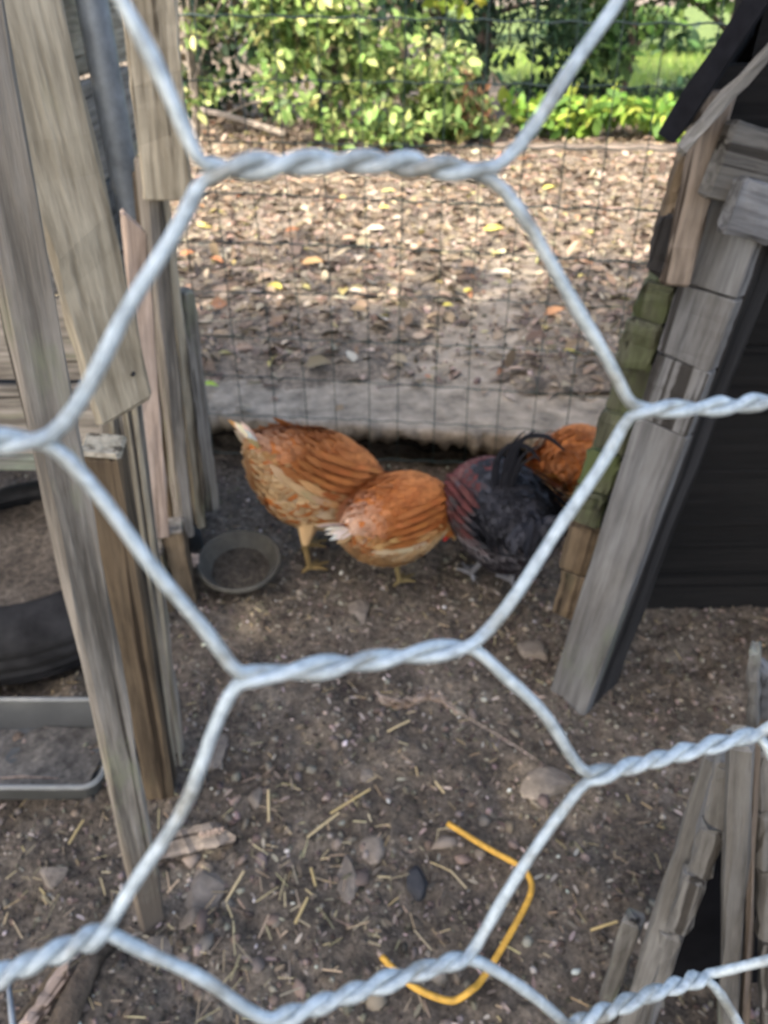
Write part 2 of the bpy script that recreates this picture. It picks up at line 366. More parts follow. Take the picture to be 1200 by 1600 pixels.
for nm, lab, a, b, wpx, Y, f, mt in (
  ('wide_board', 'wide yellowish grey board hung at the top, right of the steel pole', (263, 312), (226, -70), 80, 1.22, (.25, -.97, 0), 'w_tan'),
  ('picket', 'leftmost of the three narrow upright pickets behind the wide board', (289, 832), (229, 250), 24, 1.25, (.55, -.83, 0), 'w_grey'),
  ('picket', 'middle of the three narrow upright pickets, foot near the rubber bowl', (310, 818), (241, 240), 18, 1.36, (.55, -.83, 0), 'w_tan'),
  ('picket', 'shortest of the narrow upright pickets, next to the wire fence', (329, 792), (286, 452), 22, 1.46, (.55, -.83, 0), 'w_grey')):
    t = thing(nm, lab, 'board' if nm == 'wide_board' else 'picket', AT(*a, Y), 'upright pickets on the left' if nm == 'picket' else None)
    plank('board', AT(*a, Y), AT(*b, Y), wpx * PXM(a[1] * .5 + b[1] * .5, Y), .022 if nm == 'wide_board' else .045, f, M[mt], t, seg=12)
    if nm == 'picket':      # dark strip standing in for the shaded gap at its left
        plank('gap_strip', AT(a[0] - 17, a[1] + 4, Y + .03), AT(b[0] - 14, b[1] + 20, Y + .03), 14 * PXM(600, Y), .02, f, M['w_brown'], t, seg=12)
pp = thing('steel_pole', 'galvanized steel pole between the boards, upper left', 'pole', (-.43, 1.37, 0))
tube('pipe', [(-.432, 1.38, -.05), (-.431, 1.37, .5), (-.43, 1.36, 1.0), (-.43, 1.36, 2.1)], .0235, M['pipe'], pp, 20)
pv, pf = lathe_geo([(0, .03), (.012, .028), (.022, .018), (.0265, 0), (.0265, -.03)], 20)
link('cap', mesh('cap', pv, pf, True), M['pipe'], pp, (0, -.01, 2.1))
for (u, v0, v1, Y, wpx, lab) in ((252, 868, 948, 1.15, 36, 'shorter sawn wooden stub beside the rubber bowl, left one'), (288, 832, 938, 1.18, 32, 'taller sawn wooden stub touching the rubber bowl')):
    base = AT(u, v1, Y); t = thing('wooden_stub', lab, 'post', (base.x, base.y, 0), 'sawn stubs beside the bowl')
    top = AT(u - 2, v0, Y)
    plank('shaft', (base.x, base.y + .02, -.03), (base.x - .002, base.y + .02, top.z - .003), wpx * PXM(900, Y), .05, (.15, -.98, 0), M['w_brown'], t)
    plank('lit_sawn_top', (base.x - .002, base.y + .02, top.z - .0025), (base.x - .002, base.y + .02, top.z + .006), wpx * PXM(900, Y) + .001, .051, (.15, -.98, 0), M['w_grey'], t, seg=2, jit=.0006)  # paler top and dark shaft put the light from above into colour

# nest box at the far left
nb = thing('nest_box', 'raised box of grey-green planks at the left edge, dark underneath', 'box', (-.80, 1.33, .28))
for i, (z0, hh, mt) in enumerate(((.29, .15, 'w_grey'), (.445, .155, 'w_grey'), (.605, .15, 'w_ash'), (.76, .15, 'w_grey'), (.915, .15, 'w_tan'))):
    plank('plank', (-1.25, 1.28 + .004 * (i % 2), z0 + hh / 2), (-.475, 1.28 + .004 * (i % 2), z0 + hh / 2), hh - .004, .02, (0, -1, 0), M[mt], nb)
    plank('plank', (-.484, 1.295, z0 + hh / 2), (-.484, 1.66, z0 + hh / 2), hh - .004, .018, (1, 0, 0), M[mt], nb)
plank('rail', (-1.25, 1.262, .284), (-.475, 1.262, .284), .028, .024, (0, -1, 0), M['w_ash'], nb)
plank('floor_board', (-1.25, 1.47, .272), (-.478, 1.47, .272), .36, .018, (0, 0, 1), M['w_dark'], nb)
plank('roof_board', (-1.27, 1.46, 1.08), (-.455, 1.46, 1.075), .46, .02, (0, -.1, 1), M['w_ash'], nb)
for (x, y) in ((-1.2, 1.32), (-1.2, 1.62), (-.51, 1.62)):
    plank('leg', (x, y, -.03), (x, y, .262), .04, .04, (0, -1, 0), M['w_brown'], nb)

# tyre used as a dust bath
ty = thing('car_tyre', 'old black tyre lying flat, filled with soil, at the left edge', 'tyre', (-.70, 1.19, 0))
prof = [(.185, .012), (.19, .004), (.22, .002), (.245, .012), (.262, .026), (.266, .034), (.262, .037), (.2625, .041), (.2685, .044), (.2705, .056), (.266, .059), (.2665, .063), (.271, .066),
        (.271, .084), (.2665, .087), (.266, .091), (.2705, .094), (.267, .108), (.258, .122), (.244, .136), (.22, .147), (.20, .149), (.188, .146), (.181, .138), (.186, .13), (.2, .12), (.21, .075), (.2, .03), (.185, .012)]
vs, fs = lathe_geo(prof, 72); link('casing', mesh('casing', vs, fs, True), M['rubber'], ty)
sb = grid('soil', -.205, .205, -.205, .205, 26, 26, lambda x, y: .124 + .012 * fbm(x * 9, y * 9, 2) - .02 * max(0, (x * x + y * y) / .042 - .4), M['dirt'])
bm = bmesh.new(); bm.from_mesh(sb.data)
bmesh.ops.delete(bm, geom=[v for v in bm.verts if v.co.x ** 2 + v.co.y ** 2 > .205 ** 2], context='VERTS'); bm.to_mesh(sb.data); bm.free()
sb.parent = ty; tag(sb, kind='stuff')

# shallow plastic tray
def rrect(w_, h_, r, z, k=6):
    out = []
    for cx, cy, a0 in ((w_ / 2 - r, h_ / 2 - r, 0), (-w_ / 2 + r, h_ / 2 - r, 90), (-w_ / 2 + r, -h_ / 2 + r, 180), (w_ / 2 - r, -h_ / 2 + r, 270)):
        for i in range(k + 1):
            a = R(a0 + 90 * i / k); out.append((cx + r * math.cos(a), cy + r * math.sin(a), z))
    return out
def stack(loops, cap_last=True, cap_first=True):
    n = len(loops[0]); vs = [p for l in loops for p in l]; fs = []
    for i in range(len(loops) - 1):
        for k in range(n): a, b = i * n + k, i * n + (k + 1) % n; fs.append((a, b, b + n, a + n))
    if cap_first: fs.append(tuple(reversed(range(n))))
    if cap_last: fs.append(tuple(range((len(loops) - 1) * n, len(loops) * n)))
    return vs, fs
trp = thing('plastic_tray', 'shallow grey plastic tray with rolled rim, dirt inside, lower left', 'tray', (-.648, .787, .004))
TW, TH = .46, .185
vs, fs = stack([rrect(TW - .05, TH - .05, .02, 0), rrect(TW - .02, TH - .02, .024, .052), rrect(TW - .026, TH - .026, .022, .052), rrect(TW - .056, TH - .056, .018, .005)])
pan_o = link('pan', mesh('pan', vs, fs), M['plastic'], trp)
lp = rrect(TW - .016, TH - .016, .026, .054, 8); lp.append(lp[0]); lp.append(lp[1])
tube('rim', [Vector(p) + trp.location for p in lp], .0045, M['rim'], trp, 8).parent = pan_o
sd = grid('soil', -.19, .19, -.062, .062, 30, 12, lambda x, y: .009 + .006 * fbm(x * 14, y * 14, 8) + .006 * max(0, -y / .06), M['dust']); sd.parent = trp; tag(sd, kind='stuff')
st = thing('dry_stalk', 'thin pale dry stalk lying inside the grey plastic tray', 'twig', (-.55, .745, .02))
tube('stem', [(-.60, .735, .034), (-.56, .737, .036), (-.50, .733, .038)], [.0015, .002, .0012], M['w_pale'], st, 6)

# rubber feed bowl
bwp = G(373, 868, .058)
bw = thing('feed_bowl', 'round dirty rubber feed bowl on the ground by the first hen', 'bowl', (bwp.x, bwp.y, .004)); bw.rotation_euler = (R(9), R(2), 0)
vs, fs = lathe_geo([(0, 0), (.042, 0), (.052, .003), (.081, .038), (.0875, .044), (.088, .050), (.085, .054), (.0805, .053), (.077, .046), (.052, .012), (.045, .008), (0, .007)], 48)
link('basin', mesh('basin', vs, fs, True), M['bowl'], bw)
vs, fs = lathe_geo([(0, .026), (.03, .025), (.050, .024), (.0615, .022)], 40); vs = [(x, y, z + .004 * noise.noise((x * 40, y * 40, 0))) for x, y, z in vs]
tag(link('mud', mesh('mud', vs, fs, True), M['mud'], bw), kind='stuff')
plank('grip_tab', bw.location + Vector((-.107, -.004, .048)), bw.location + Vector((-.083, -.004, .050)), .030, .012, (0, 0, 1), M['w_pale'], bw, seg=3)

# ================================================================== BACK: green mesh fence
fx0, fx1 = -1.05, 1.25; FY = lambda x: edge_y(x) - .035
fn = thing('mesh_fence', 'dark green welded wire mesh fence between the pen and the yard', 'fence', (0, FY(0), 0))
nvx = int((fx1 - fx0) / .0775)
for i in range(nvx + 1):
    x = fx0 + .0775 * i; dx = random.uniform(-.008, .008); pts = []
    lean = -.010 if x < .1 else -.03
    for k in range(15):
        z = .05 + 1.75 * k / 14
        pts.append((x + dx * math.sin(z * 3 + i) + lean * (.7 - z) * -1 * .6, FY(x) + .010 * math.sin(z * 3.2 + x * 4), z))
    tube('vertical_wire', pts, .00115, M['greenwire'], fn, 6)
for k, z in enumerate([.055 + .103 * j for j in range(18)]):
    pts = []
    for i in range(61):
        x = fx0 + (fx1 - fx0) * i / 60
        pts.append((x, FY(x) - .0016 + .010 * math.sin(z * 3.2 + x * 4), z + .004 * math.sin(x * 3 + k * 1.7) + .0022 * math.sin(x * 2 * math.pi / .0775)))
    tube('horizontal_wire', pts, .0017 if k in (5, 6, 9) else .0013, M['greenwire'], fn, 6)
for x in (fx0 - .01, fx1 + .01):
    tube('post', [(x, FY(x) + .02, -.1), (x, FY(x) + .02, 1.9)], .017, M['greenwire'], fn, 12)

# ================================================================== RIGHT: coop
co = thing('chicken_coop', 'weathered wooden coop with felt roof and dark interior, right side', 'coop', (.36, .95, 0))
PB = Vector((.353, .952, -.03)); PT = AT(1184, 290, .95)
FB0, FB1 = PB + Vector((-.024, -.023, 0)), PT + Vector((-.024, -.023, 0))
for fa, fb_ in ((0, .655), (.658, .762), (.765, .868), (.871, 1)):
    plank('face_board', FB0.lerp(FB1, fa), FB0.lerp(FB1, fb_), .075, .022 + .002 * (fa > .7), (-.72, -.69, .0), M['coop_face'], co, seg=9, cham=.0018, jit=.0007)
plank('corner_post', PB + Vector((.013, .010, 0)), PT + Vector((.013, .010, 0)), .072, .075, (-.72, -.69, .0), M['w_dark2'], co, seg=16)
sdir = Vector((.16, .987, 0)); ax = (PT - PB).normalized()
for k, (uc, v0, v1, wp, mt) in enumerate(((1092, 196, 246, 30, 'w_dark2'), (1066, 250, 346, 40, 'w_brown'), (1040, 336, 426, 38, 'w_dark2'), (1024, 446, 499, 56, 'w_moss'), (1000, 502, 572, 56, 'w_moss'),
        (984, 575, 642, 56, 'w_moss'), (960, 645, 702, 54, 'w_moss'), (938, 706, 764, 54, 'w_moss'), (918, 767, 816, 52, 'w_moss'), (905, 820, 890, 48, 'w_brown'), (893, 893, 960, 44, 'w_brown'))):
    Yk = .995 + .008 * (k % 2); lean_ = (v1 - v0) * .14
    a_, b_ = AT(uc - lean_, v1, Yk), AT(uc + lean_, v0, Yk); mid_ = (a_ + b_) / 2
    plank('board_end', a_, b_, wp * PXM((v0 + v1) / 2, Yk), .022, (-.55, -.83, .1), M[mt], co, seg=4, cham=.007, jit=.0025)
    plank('lap_board', mid_ + Vector((.012, .022, 0)), mid_ + Vector((.06, .19, 0)), (b_ - a_).length * 1.02, .02, (-1, .2, .15), M['w_moss' if k > 2 else 'w_brown'], co, seg=4)
plank('trim_board', AT(1056, 442, .93), AT(1122, 145, .93), .036, .022, (-.35, -.93, 0), M['w_trim'], co)
plank('header_board', AT(1118, 248, .90), AT(1330, 300, .95), .078, .02, (-.1, -1, .1), M['w_ash'], co)
plank('header_board', AT(1142, 318, .885), AT(1330, 372, .92), .058, .02, (-.1, -1, .1), M['w_coop'], co)
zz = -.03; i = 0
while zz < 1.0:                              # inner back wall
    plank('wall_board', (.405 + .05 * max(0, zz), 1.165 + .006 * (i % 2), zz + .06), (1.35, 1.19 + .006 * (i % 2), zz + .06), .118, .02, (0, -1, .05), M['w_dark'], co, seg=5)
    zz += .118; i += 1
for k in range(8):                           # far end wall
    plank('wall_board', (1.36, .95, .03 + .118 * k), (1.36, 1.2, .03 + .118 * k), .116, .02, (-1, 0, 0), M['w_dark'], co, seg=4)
plank('corner_post', (1.34, .95, -.03), (1.34, .95, 1.0), .07, .06, (0, -1, 0), M['w_coop'], co)
eave, ridge = AT(1048, 222, .86), AT(1225, -45, .86)
rd = (ridge - eave).normalized(); ridge = eave + rd * .42
nrm = Vector((-rd.z, 0, rd.x)).normalized()
def slab(name, a, b, y0, y1, th, mat, parent):
    d = (b - a).normalized(); n = Vector((-d.z, 0, d.x)).normalized(); vs = []
    K = 10
    for y in (y0, y1):
        for s in (0, 1):
            for k in range(K + 1):
                p = a.lerp(b, k / K) + n * (th * s); wv = .004 * noise.noise((p.x * 20, y * 3, s * 5 + p.z * 20))
                vs.append(Vector((p.x + n.x * wv + (y - y0) * .46, y + wv, p.z + n.z * wv)) - parent.location)
    n1 = K + 1; fs = []
    for k in range(K):
        fs += [(k, k + 1, n1 + k + 1, n1 + k), (2 * n1 + k + 1, 2 * n1 + k, 3 * n1 + k, 3 * n1 + k + 1), (k + 1, k, 2 * n1 + k, 2 * n1 + k + 1), (n1 + k, n1 + k + 1, 3 * n1 + k + 1, 3 * n1 + k)]
    fs += [(0, n1, 3 * n1, 2 * n1), (K, 2 * n1 + K, 3 * n1 + K, n1 + K)]
    return link(name, mesh(name, vs, fs), mat, parent)
rfo = slab('roof_felt', eave, ridge, .845, 1.42, .024, M['felt'], co)
slab('roof_felt', ridge, ridge + Vector((.75, 0, .05)), .845, 1.42, .024, M['felt'], co)
plank('roof_batten', AT(1062, 236, .838), AT(1245, 28, .838), .011, .012, (0, -1, 0), M['w_ash'], co).parent = rfo
# gable boards close the front under the roof
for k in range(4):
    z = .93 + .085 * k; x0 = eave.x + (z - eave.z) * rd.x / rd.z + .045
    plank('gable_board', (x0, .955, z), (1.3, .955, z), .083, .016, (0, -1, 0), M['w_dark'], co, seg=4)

# low hutch at the lower right
hu = thing('low_hutch', 'low hutch of stacked grey boards around a black gap, lower right', 'hutch', (.31, .42, 0))
HF = (-.55, -.75, .35)
plank('upright', G(962, 1668, -.02), AT(1122, 1175, .425), .022, .02, HF, M['w_ash'], hu)
plank('upright', AT(925, 1640, .44), AT(990, 1432, .44), .020, .02, HF, M['w_ash'], hu)
plank('upright', AT(985, 1680, .405), AT(1146, 1170, .405), .016, .018, HF, M['w_coop'], hu)
steps = [(1150, 1185), (1128, 1288), (1098, 1362), (1064, 1452), (1026, 1545), (990, 1650)]
for i in range(len(steps) - 1):
    (ua, va), (ub, vb) = steps[i], steps[i + 1]; Y = .385 + .004 * (i % 2)
    plank('lap_end', AT(ub - 4, vb - 3, Y), AT(ua - 12, va + 2, Y), 0.021, .018, HF, M['w_ash'], hu, cham=.006, seg=4)
plank('post', AT(1132, 1690, .37), AT(1158, 1150, .37), .018, .022, (-.25, -.8, .5), M['w_ash'], hu)
plank('post', AT(1160, 1690, .375), AT(1173, 1150, .375), .007, .02, (-.25, -.8, .5), M['w_trim'], hu)
rs = [(1196, 1155), (1200, 1255), (1200, 1348), (1200, 1462), (1202, 1566), (1206, 1690)]
for i in range(len(rs) - 1):
    (ua, va), (ub, vb) = rs[i], rs[i + 1]; Y = .375 + .004 * (i % 2)
    plank('lap_end', AT(ub + 12, vb - 3, Y), AT(ua + 18, va + 2, Y), .036, .02, (-.2, -.8, .5), M['w_ash'], hu, cham=.006, seg=4)
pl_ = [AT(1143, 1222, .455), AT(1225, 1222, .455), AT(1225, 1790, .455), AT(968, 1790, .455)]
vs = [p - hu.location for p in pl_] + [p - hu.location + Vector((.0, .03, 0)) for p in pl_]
link('gap_shade_board', mesh('gap_shade_board', vs, [(0, 1, 2, 3), (7, 6, 5, 4), (0, 4, 5, 1), (1, 5, 6, 2), (2, 6, 7, 3), (3, 7, 4, 0)]), M['gap_shade'], hu)
fr = thing('splintered_board', 'broken pale grey board end at the right edge above the hutch', 'board', AT(1185, 1090, .52))
plank('board', AT(1176, 1128, .52), AT(1180, 1012, .52), .010, .018, HF, M['w_ash'], fr)
plank('board', AT(1200, 1118, .53), AT(1196, 1040, .53), .012, .015, HF, M['w_coop'], fr, cut1=1.2)

# ================================================================== BIRDS
def chicken(name, label, loc, heading, secs, feet, colf, skincol, nfeather=3600, bodycol=lambda p: (.46, .30, .15) if p.z < .15 and p.x < .06 else (.31, .105, .028), tail=None, seed=1, comb_s=1.0, fscale=1.0, size=1.0):
    rnd = random.Random(seed); rg = np.random.default_rng(seed)
    root = thing(name, label, 'rooster' if name == 'rooster' else 'hen', loc, None if name == 'rooster' else 'hens in the pen'); root.rotation_euler = (0, 0, heading); root.scale = (size,) * 3
    S = np.array(secs, float); n = len(S)
    def at(s):
        f = s * (n - 1); i = min(int(f), n - 2); t = f - i
        a, b, c, d = S[max(i - 1, 0)], S[i], S[i + 1], S[min(i + 2, n - 1)]
        v = .5 * ((2 * b) + (c - a) * t + (2 * a - 5 * b + 4 * c - d) * t * t + (3 * b - a - 3 * c + d) * t ** 3)
        return v
    def frame(s):
        v = at(s); d = at(min(1, s + .01)) - at(max(0, s - .01)); T = Vector((d[0], 0, d[1])).normalized()
        U = Vector((-T.z, 0, T.x)); return Vector((v[0], 0, v[1])), T, U, max(v[2], .004), max(v[3], .004)
    def surf(s, a, off=0.0):
        c, T, U, ry, rz = frame(s); ca, sa = math.cos(a), math.sin(a)
        p = c + Vector((0, 1, 0)) * ((ry + off) * sa) + U * ((rz + off) * ca)
        nn = (Vector((0, 1, 0)) * (sa / ry) + U * (ca / rz)).normalized()
        return p, nn, T
    vs, fs = [], []; NS, NA = 44, 22
    for i in range(NS + 1):
        for k in range(NA): vs.append(surf(i / NS, 2 * math.pi * k / NA)[0])
    for i in range(NS):
        for k in range(NA): a, b = i * NA + k, i * NA + (k + 1) % NA; fs.append((a, b, b + NA, a + NA))
    fs.append(tuple(reversed(range(NA)))); fs.append(tuple(range(NS * NA, (NS + 1) * NA)))
    legs = []
    def add(g):
        o = len(vs); vs.extend(g[0]); fs.extend([tuple(i + o for i in f) for f in g[1]])
    for sy, (hx, hz, fx, fwd) in zip((-1, 1), feet):
        y = sy * .038
        path = [Vector((hx, y, hz)), Vector((hx - .012, y, .075)), Vector((fx, y, .012))]
        legs.append(path); add(tube_geo(path, [.030, .0075, .0068], 8))
        for ang, ln in ((-32, .042), (0, .052), (32, .042), (180, .022)):
            q = Vector((math.cos(R(ang)), math.sin(R(ang)), 0)); a = path[-1]
            tp = [a, a + q * ln * .5 + Vector((0, 0, -.001)), a + q * ln + Vector((0, 0, -.007))]; legs.append(tp)
            add(tube_geo(tp, [.0062, .0056, .004], 6))
    hc, hT, hU, hry, hrz = frame(.965)
    bk = [hc + hT * .008, hc + hT * .026, hc + hT * .040 - hU * .003]; add(tube_geo(bk, [.009, .0065, .0025], 8))
    combs = []
    for k in range(5):
        c0, cT, cU, r1, r2 = frame(.90 + .02 * k); p = c0 + cU * r2 * .7
        combs.append(p + cU * .014); add(tube_geo([p, p + cU * (.014 + .006 * (k % 2)) * comb_s, p + cU * .023 * comb_s], [.0055, .0048, .0025], 6))
    wt = hc - hU * hrz; combs.append(wt - hU * .01); add(tube_geo([hc - hU * hrz * .5, wt - hU * .012 * comb_s, wt - hU * .02 * comb_s], [.006, .0058, .0035], 6))
    eyes = [hc + Vector((0, s * hry * .95, 0)) + hU * .003 for s in (-1, 1)]
    tmp = link('tmp', mesh('tmp', vs, fs)); md = tmp.modifiers.new('r', 'REMESH'); md.mode = 'VOXEL'; md.voxel_size = .0042
    dg = bpy.context.evaluated_depsgraph_get(); me = bpy.data.meshes.new_from_object(tmp.evaluated_get(dg)); bpy.data.objects.remove(tmp)
    smooth(me); ca = me.color_attributes.new('col', 'FLOAT_COLOR', 'POINT')
    def segd(p, path):
        return min(((p - (a + (b - a) * max(0, min(1, (p - a).dot(b - a) / (b - a).length_squared)))).length for a, b in zip(path, path[1:])))
    for i, v in enumerate(me.vertices):
        p = v.co; c = bodycol(p)
        if p.z < .085 and min(segd(p, l) for l in legs) < .011: c = skincol
        elif segd(p, bk) < .009: c = (.35, .22, .1)
        elif min((p - q).length for q in combs) < .018 and (p - hc).length > hrz * .7: c = (.42, .03, .025)
        elif min((p - q).length for q in eyes) < .0045: c = (.01, .008, .006)
        ca.data[i].color = (*c, 1)
    body = link('body', me, M['skin'], root)
    # feathers laid like tiles, tips towards the tail
    P, F, N, Sc, C = [], [], [], [], []
    for _ in range(nfeather):
        s = rnd.uniform(.03, .90); a = rnd.uniform(-math.pi, math.pi)
        if frame(s)[3] < rnd.uniform(.0, .075): continue
        p, nn, T = surf(s, a, .001); under = max(0, -math.cos(a))
        ln = (.026 if s < .55 else .024 if s < .7 else .019) * rnd.uniform(.75, 1.2) * fscale
        f = -T + nn * rnd.uniform(.0, .07) + Vector((0, 0, -.25 * abs(math.sin(a)))) + Vector((0, rnd.uniform(-.3, .3), rnd.uniform(-.12, .12)))
        P.append(p - f.normalized() * ln * .3); F.append(f); N.append(nn); Sc.append((ln, ln * rnd.uniform(.8, 1.05) * (1.0 if s < .7 else .7), ln * .5)); C.append(colf(s, abs(a), rnd))
    tag(link('plumage', cards('plumage', P, F, N, Sc, C, LEAF_V, LEAF_F, True), M['feather'], root), kind='stuff')
    for sgn in (-1, 1):                      # folded wings
        P, F, N, Sc, C = [], [], [], [], []
        for row in range(6):
            for k in range(11):
                s = .66 - .036 * k - .01 * row + rnd.uniform(-.012, .012); a = sgn * (.75 + .17 * row + .02 * k)
                if s < .12: continue
                p, nn, T = surf(s, a, .003 + .002 * (5 - row))
                ln = (.040 + .004 * k) * rnd.uniform(.9, 1.1) * fscale * (1.15 if row > 3 else .85)
                f = -T + nn * .03 + Vector((0, 0, .10 * (row - 2) * .4))
                cc = colf(s, abs(a), rnd); d = .86 if row > 3 else 1.0
                P.append(p); F.append(f); N.append(nn); Sc.append((ln, ln * .42, ln * .35)); C.append(tuple(min(1, q * (d * .5 + .5) * rnd.uniform(.94, 1.05)) for q in cc))
        link('wing', cards('wing', P, F, N, Sc, C, LEAF_V, LEAF_F, True), M['feather'], root)
    if tail: tail(root, surf, frame, rnd)
    return root
def hen_tail(tip, n=12, L=.085, spread=.5, rise=.35):
    def f(root, surf, frame, rnd):
        c, T, U, ry, rz = frame(.07)
        for k in range(n):
            t = (k / (n - 1) - .5) * 2; col = tuple(q * rnd.uniform(.8, 1.1) for q in (tip if abs(t) < .85 else (.5, .26, .1)))
            d = (-T + U * (rise + .25 * (1 - abs(t))) + Vector((0, t * spread, 0))).normalized()
            me = cards('tail_feather', [c + Vector((0, t * .016, .004 * (k % 2)))], [d], [Vector((0, t * .9 + .2, .6))], [(L * rnd.uniform(.85, 1.1), L * .40, L * .25)], [col], LEAF_V, LEAF_F, True)
            link('tail_feather', me, M['feather'], root)
    return f
def orange(white_tail, bright=1.0):
    def f(s, a, rnd):
        m_ = .5 + .5 * math.sin(s * 23 + a * 5) * math.sin(a * 7 + s * 9); b = tuple(q + (w_ - q) * m_ for q, w_ in zip((.29, .088, .023), (.39, .145, .043)))
        if s < .22: wk = white_tail * (1 - s / .22) * rnd.uniform(.7, 1); b = tuple(q + (w_ - q) * wk for q, w_ in zip(b, (.74, .60, .44)))
        if a > 1.72 and s < .62: b = (.52, .35, .18) if rnd.random() < .8 else (.56, .42, .26)
        elif a > 1.45 and s < .55 and rnd.random() < .5: b = (.5, .28, .11)
        k = rnd.uniform(.82, 1.14) * bright; return tuple(min(.9, q * k) for q in b)
    return f
HEN1 = [(-.142, .350, .010, .014), (-.126, .335, .034, .036), (-.100, .308, .062, .066), (-.066, .268, .082, .092), (-.022, .226, .092, .112), (.03, .192, .091, .110), (.08, .168, .077, .090), (.12, .141, .057, .064), (.15, .108, .040, .044), (.168, .074, .030, .032), (.178, .05, .023, .024), (.186, .032, .010, .011)]
HEN2 = [(-.165, .215, .012, .015), (-.148, .213, .038, .038), (-.115, .203, .072, .072), (-.07, .188, .094, .098), (-.02, .175, .102, .112), (.04, .164, .098, .106), (.09, .147, .080, .086), (.13, .123, .057, .060), (.16, .095, .040, .042), (.18, .064, .030, .031), (.19, .042, .023, .024), (.197, .026, .010, .011)]
def put(u, v, Y): p = AT(u, v, Y); return p
h1 = chicken('hen', 'orange hen with raised pale tail, leftmost, beside the rubber bowl', (-.136, 1.335, .0), R(34), HEN1, ((-.05, .15, -.055, 1), (-.02, .15, -.015, 1)), orange(.35), (.15, .10, .04), seed=3, size=.93, tail=hen_tail((.78, .66, .50), 14, .068, .34, .12))
h2 = chicken('hen', 'paler orange hen with white drooping tail, between first hen and rooster', (.03, 1.275, .0), R(42), HEN2, ((-.03, .13, -.03, 1), (.0, .13, .02, 1)), orange(.7, 1.08), (.15, .11, .048), seed=5, size=.84, tail=hen_tail((.74, .62, .47), 14, .088, .38, .10))
h3 = chicken('hen', 'deep orange hen half hidden behind the coop post, right of the rooster', (.43, 1.48, .0), R(60), HEN2, ((-.03, .14, -.03, 1), (.0, .14, .02, 1)), orange(.05, .95), (.27, .175, .055), seed=9, size=.82, tail=hen_tail((.5, .22, .06), 10, .06, .4, .3))
ROO = [(-.165, .235, .016, .02), (-.145, .232, .045, .05), (-.11, .222, .078, .082), (-.06, .208, .096, .108), (0, .195, .100, .112), (.055, .182, .094, .102), (.105, .160, .078, .084), (.145, .13, .058, .06), (.175, .095, .042, .044), (.195, .062, .032, .033), (.206, .040, .025, .026), (.214, .022, .011, .012)]
def roo_col(s, a, rnd):
    if a > 1.75: b = (.115, .105, .112) if rnd.random() < .75 else (.075, .062, .066)
    elif s > .42: b = (.070, .021, .020) if rnd.random() < .72 else (.10, .048, .044)
    elif s > .28 and a > .6: b = (.062, .021, .020) if rnd.random() < .5 else (.042, .032, .034)
    else: b = (.013, .013, .016) if rnd.random() < .75 else (.032, .032, .037)
    k = rnd.uniform(.75, 1.25); return tuple(q * k for q in b)
def roo_tail(root, surf, frame, rnd):
    c, T, U, ry, rz = frame(.10)
    c = c + U * .02
    def sickle(side, up, L, droop, wd, col):
        pts = []; ws = []
        for k in range(15):
            t = k / 14
            p = c + Vector((-.015, side * .22, .01)) + Vector((-L * .55 * t * (1.0 - .2 * t), side * L * (.25 * t + 1.0 * t * t), up * L * (1.9 * t - 1.55 * droop * t * t)))
            pts.append(p); ws.append(wd * (math.sin(math.pi * min(1, t * .75 + .2)) ** .7) * (1 if t < .9 else .55))
        vs, fs = [], []
        for k in range(15):
            d = (pts[min(14, k + 1)] - pts[max(0, k - 1)]).normalized(); q = d.cross(Vector((0, 1, 0) if abs(d.y) < .8 else (1, 0, 0))).normalized()
            q2 = (q * .45 + Vector((-.3, .8, 0))).normalized()
            vs += [pts[k] - q2 * ws[k], pts[k] + d.cross(q2) * .003, pts[k] + q2 * ws[k]]
        for k in range(14):
            fs += [(3 * k, 3 * k + 1, 3 * k + 4, 3 * k + 3), (3 * k + 1, 3 * k + 2, 3 * k + 5, 3 * k + 4)]
        me = mesh('tail_feather', vs, fs, True); ca = me.color_attributes.new('col', 'FLOAT_COLOR', 'POINT')
        for i in range(len(me.vertices)): ca.data[i].color = (*col, 1)
        link('tail_feather', me, M['feather'], root)
    for k in range(40):
        g = rnd.choice(((.010, .010, .013), (.014, .014, .017), (.03, .03, .035), (.012, .013, .018)))
        sickle(rnd.uniform(-.30, .30), rnd.uniform(.15, .75), rnd.uniform(.055, .105), rnd.uniform(1.1, 1.7), rnd.uniform(.010, .017), g)
    for k in range(9):
        o_ = Vector((rnd.uniform(-.008, .008), rnd.uniform(-.014, .012), -.004 * k))
        e_ = 1.0 if k in (2, 5) else rnd.uniform(.45, .72)
        pts = smoothpath([Vector(q) * 1 + o_ * (1 + q_ * .35) for q_, q in enumerate(((-.05, .022, .26), (-.062, .030, .34), (-.072, .030, .40), (-.083, .010, .440), (-.092, -.028, .442), (-.098, -.062, .415)))], 4); pts = pts[:max(8, int(len(pts) * e_))]
        wl = [.002 + .0095 * (1 - .55 * t / (len(pts) - 1)) * math.sin(math.pi * min(1, .2 + .8 * t / (len(pts) - 1))) for t in range(len(pts))]
        vs, fs = [], []
        for t, p in enumerate(pts):
            d = (pts[min(len(pts) - 1, t + 1)] - pts[max(0, t - 1)]).normalized(); q = d.cross(Vector((1, .2, .1))).normalized()
            vs += [p - q * wl[t], p + Vector((-.003, 0, 0)), p + q * wl[t]]
        for t in range(len(pts) - 1): fs += [(3 * t, 3 * t + 1, 3 * t + 4, 3 * t + 3), (3 * t + 1, 3 * t + 2, 3 * t + 5, 3 * t + 4)]
        me = mesh('tail_feather', vs, fs, True); ca = me.color_attributes.new('col', 'FLOAT_COLOR', 'POINT')
        for i_ in range(len(me.vertices)): ca.data[i_].color = (.017, .017, .021, 1)
        link('tail_feather', me, M['feather'], root)
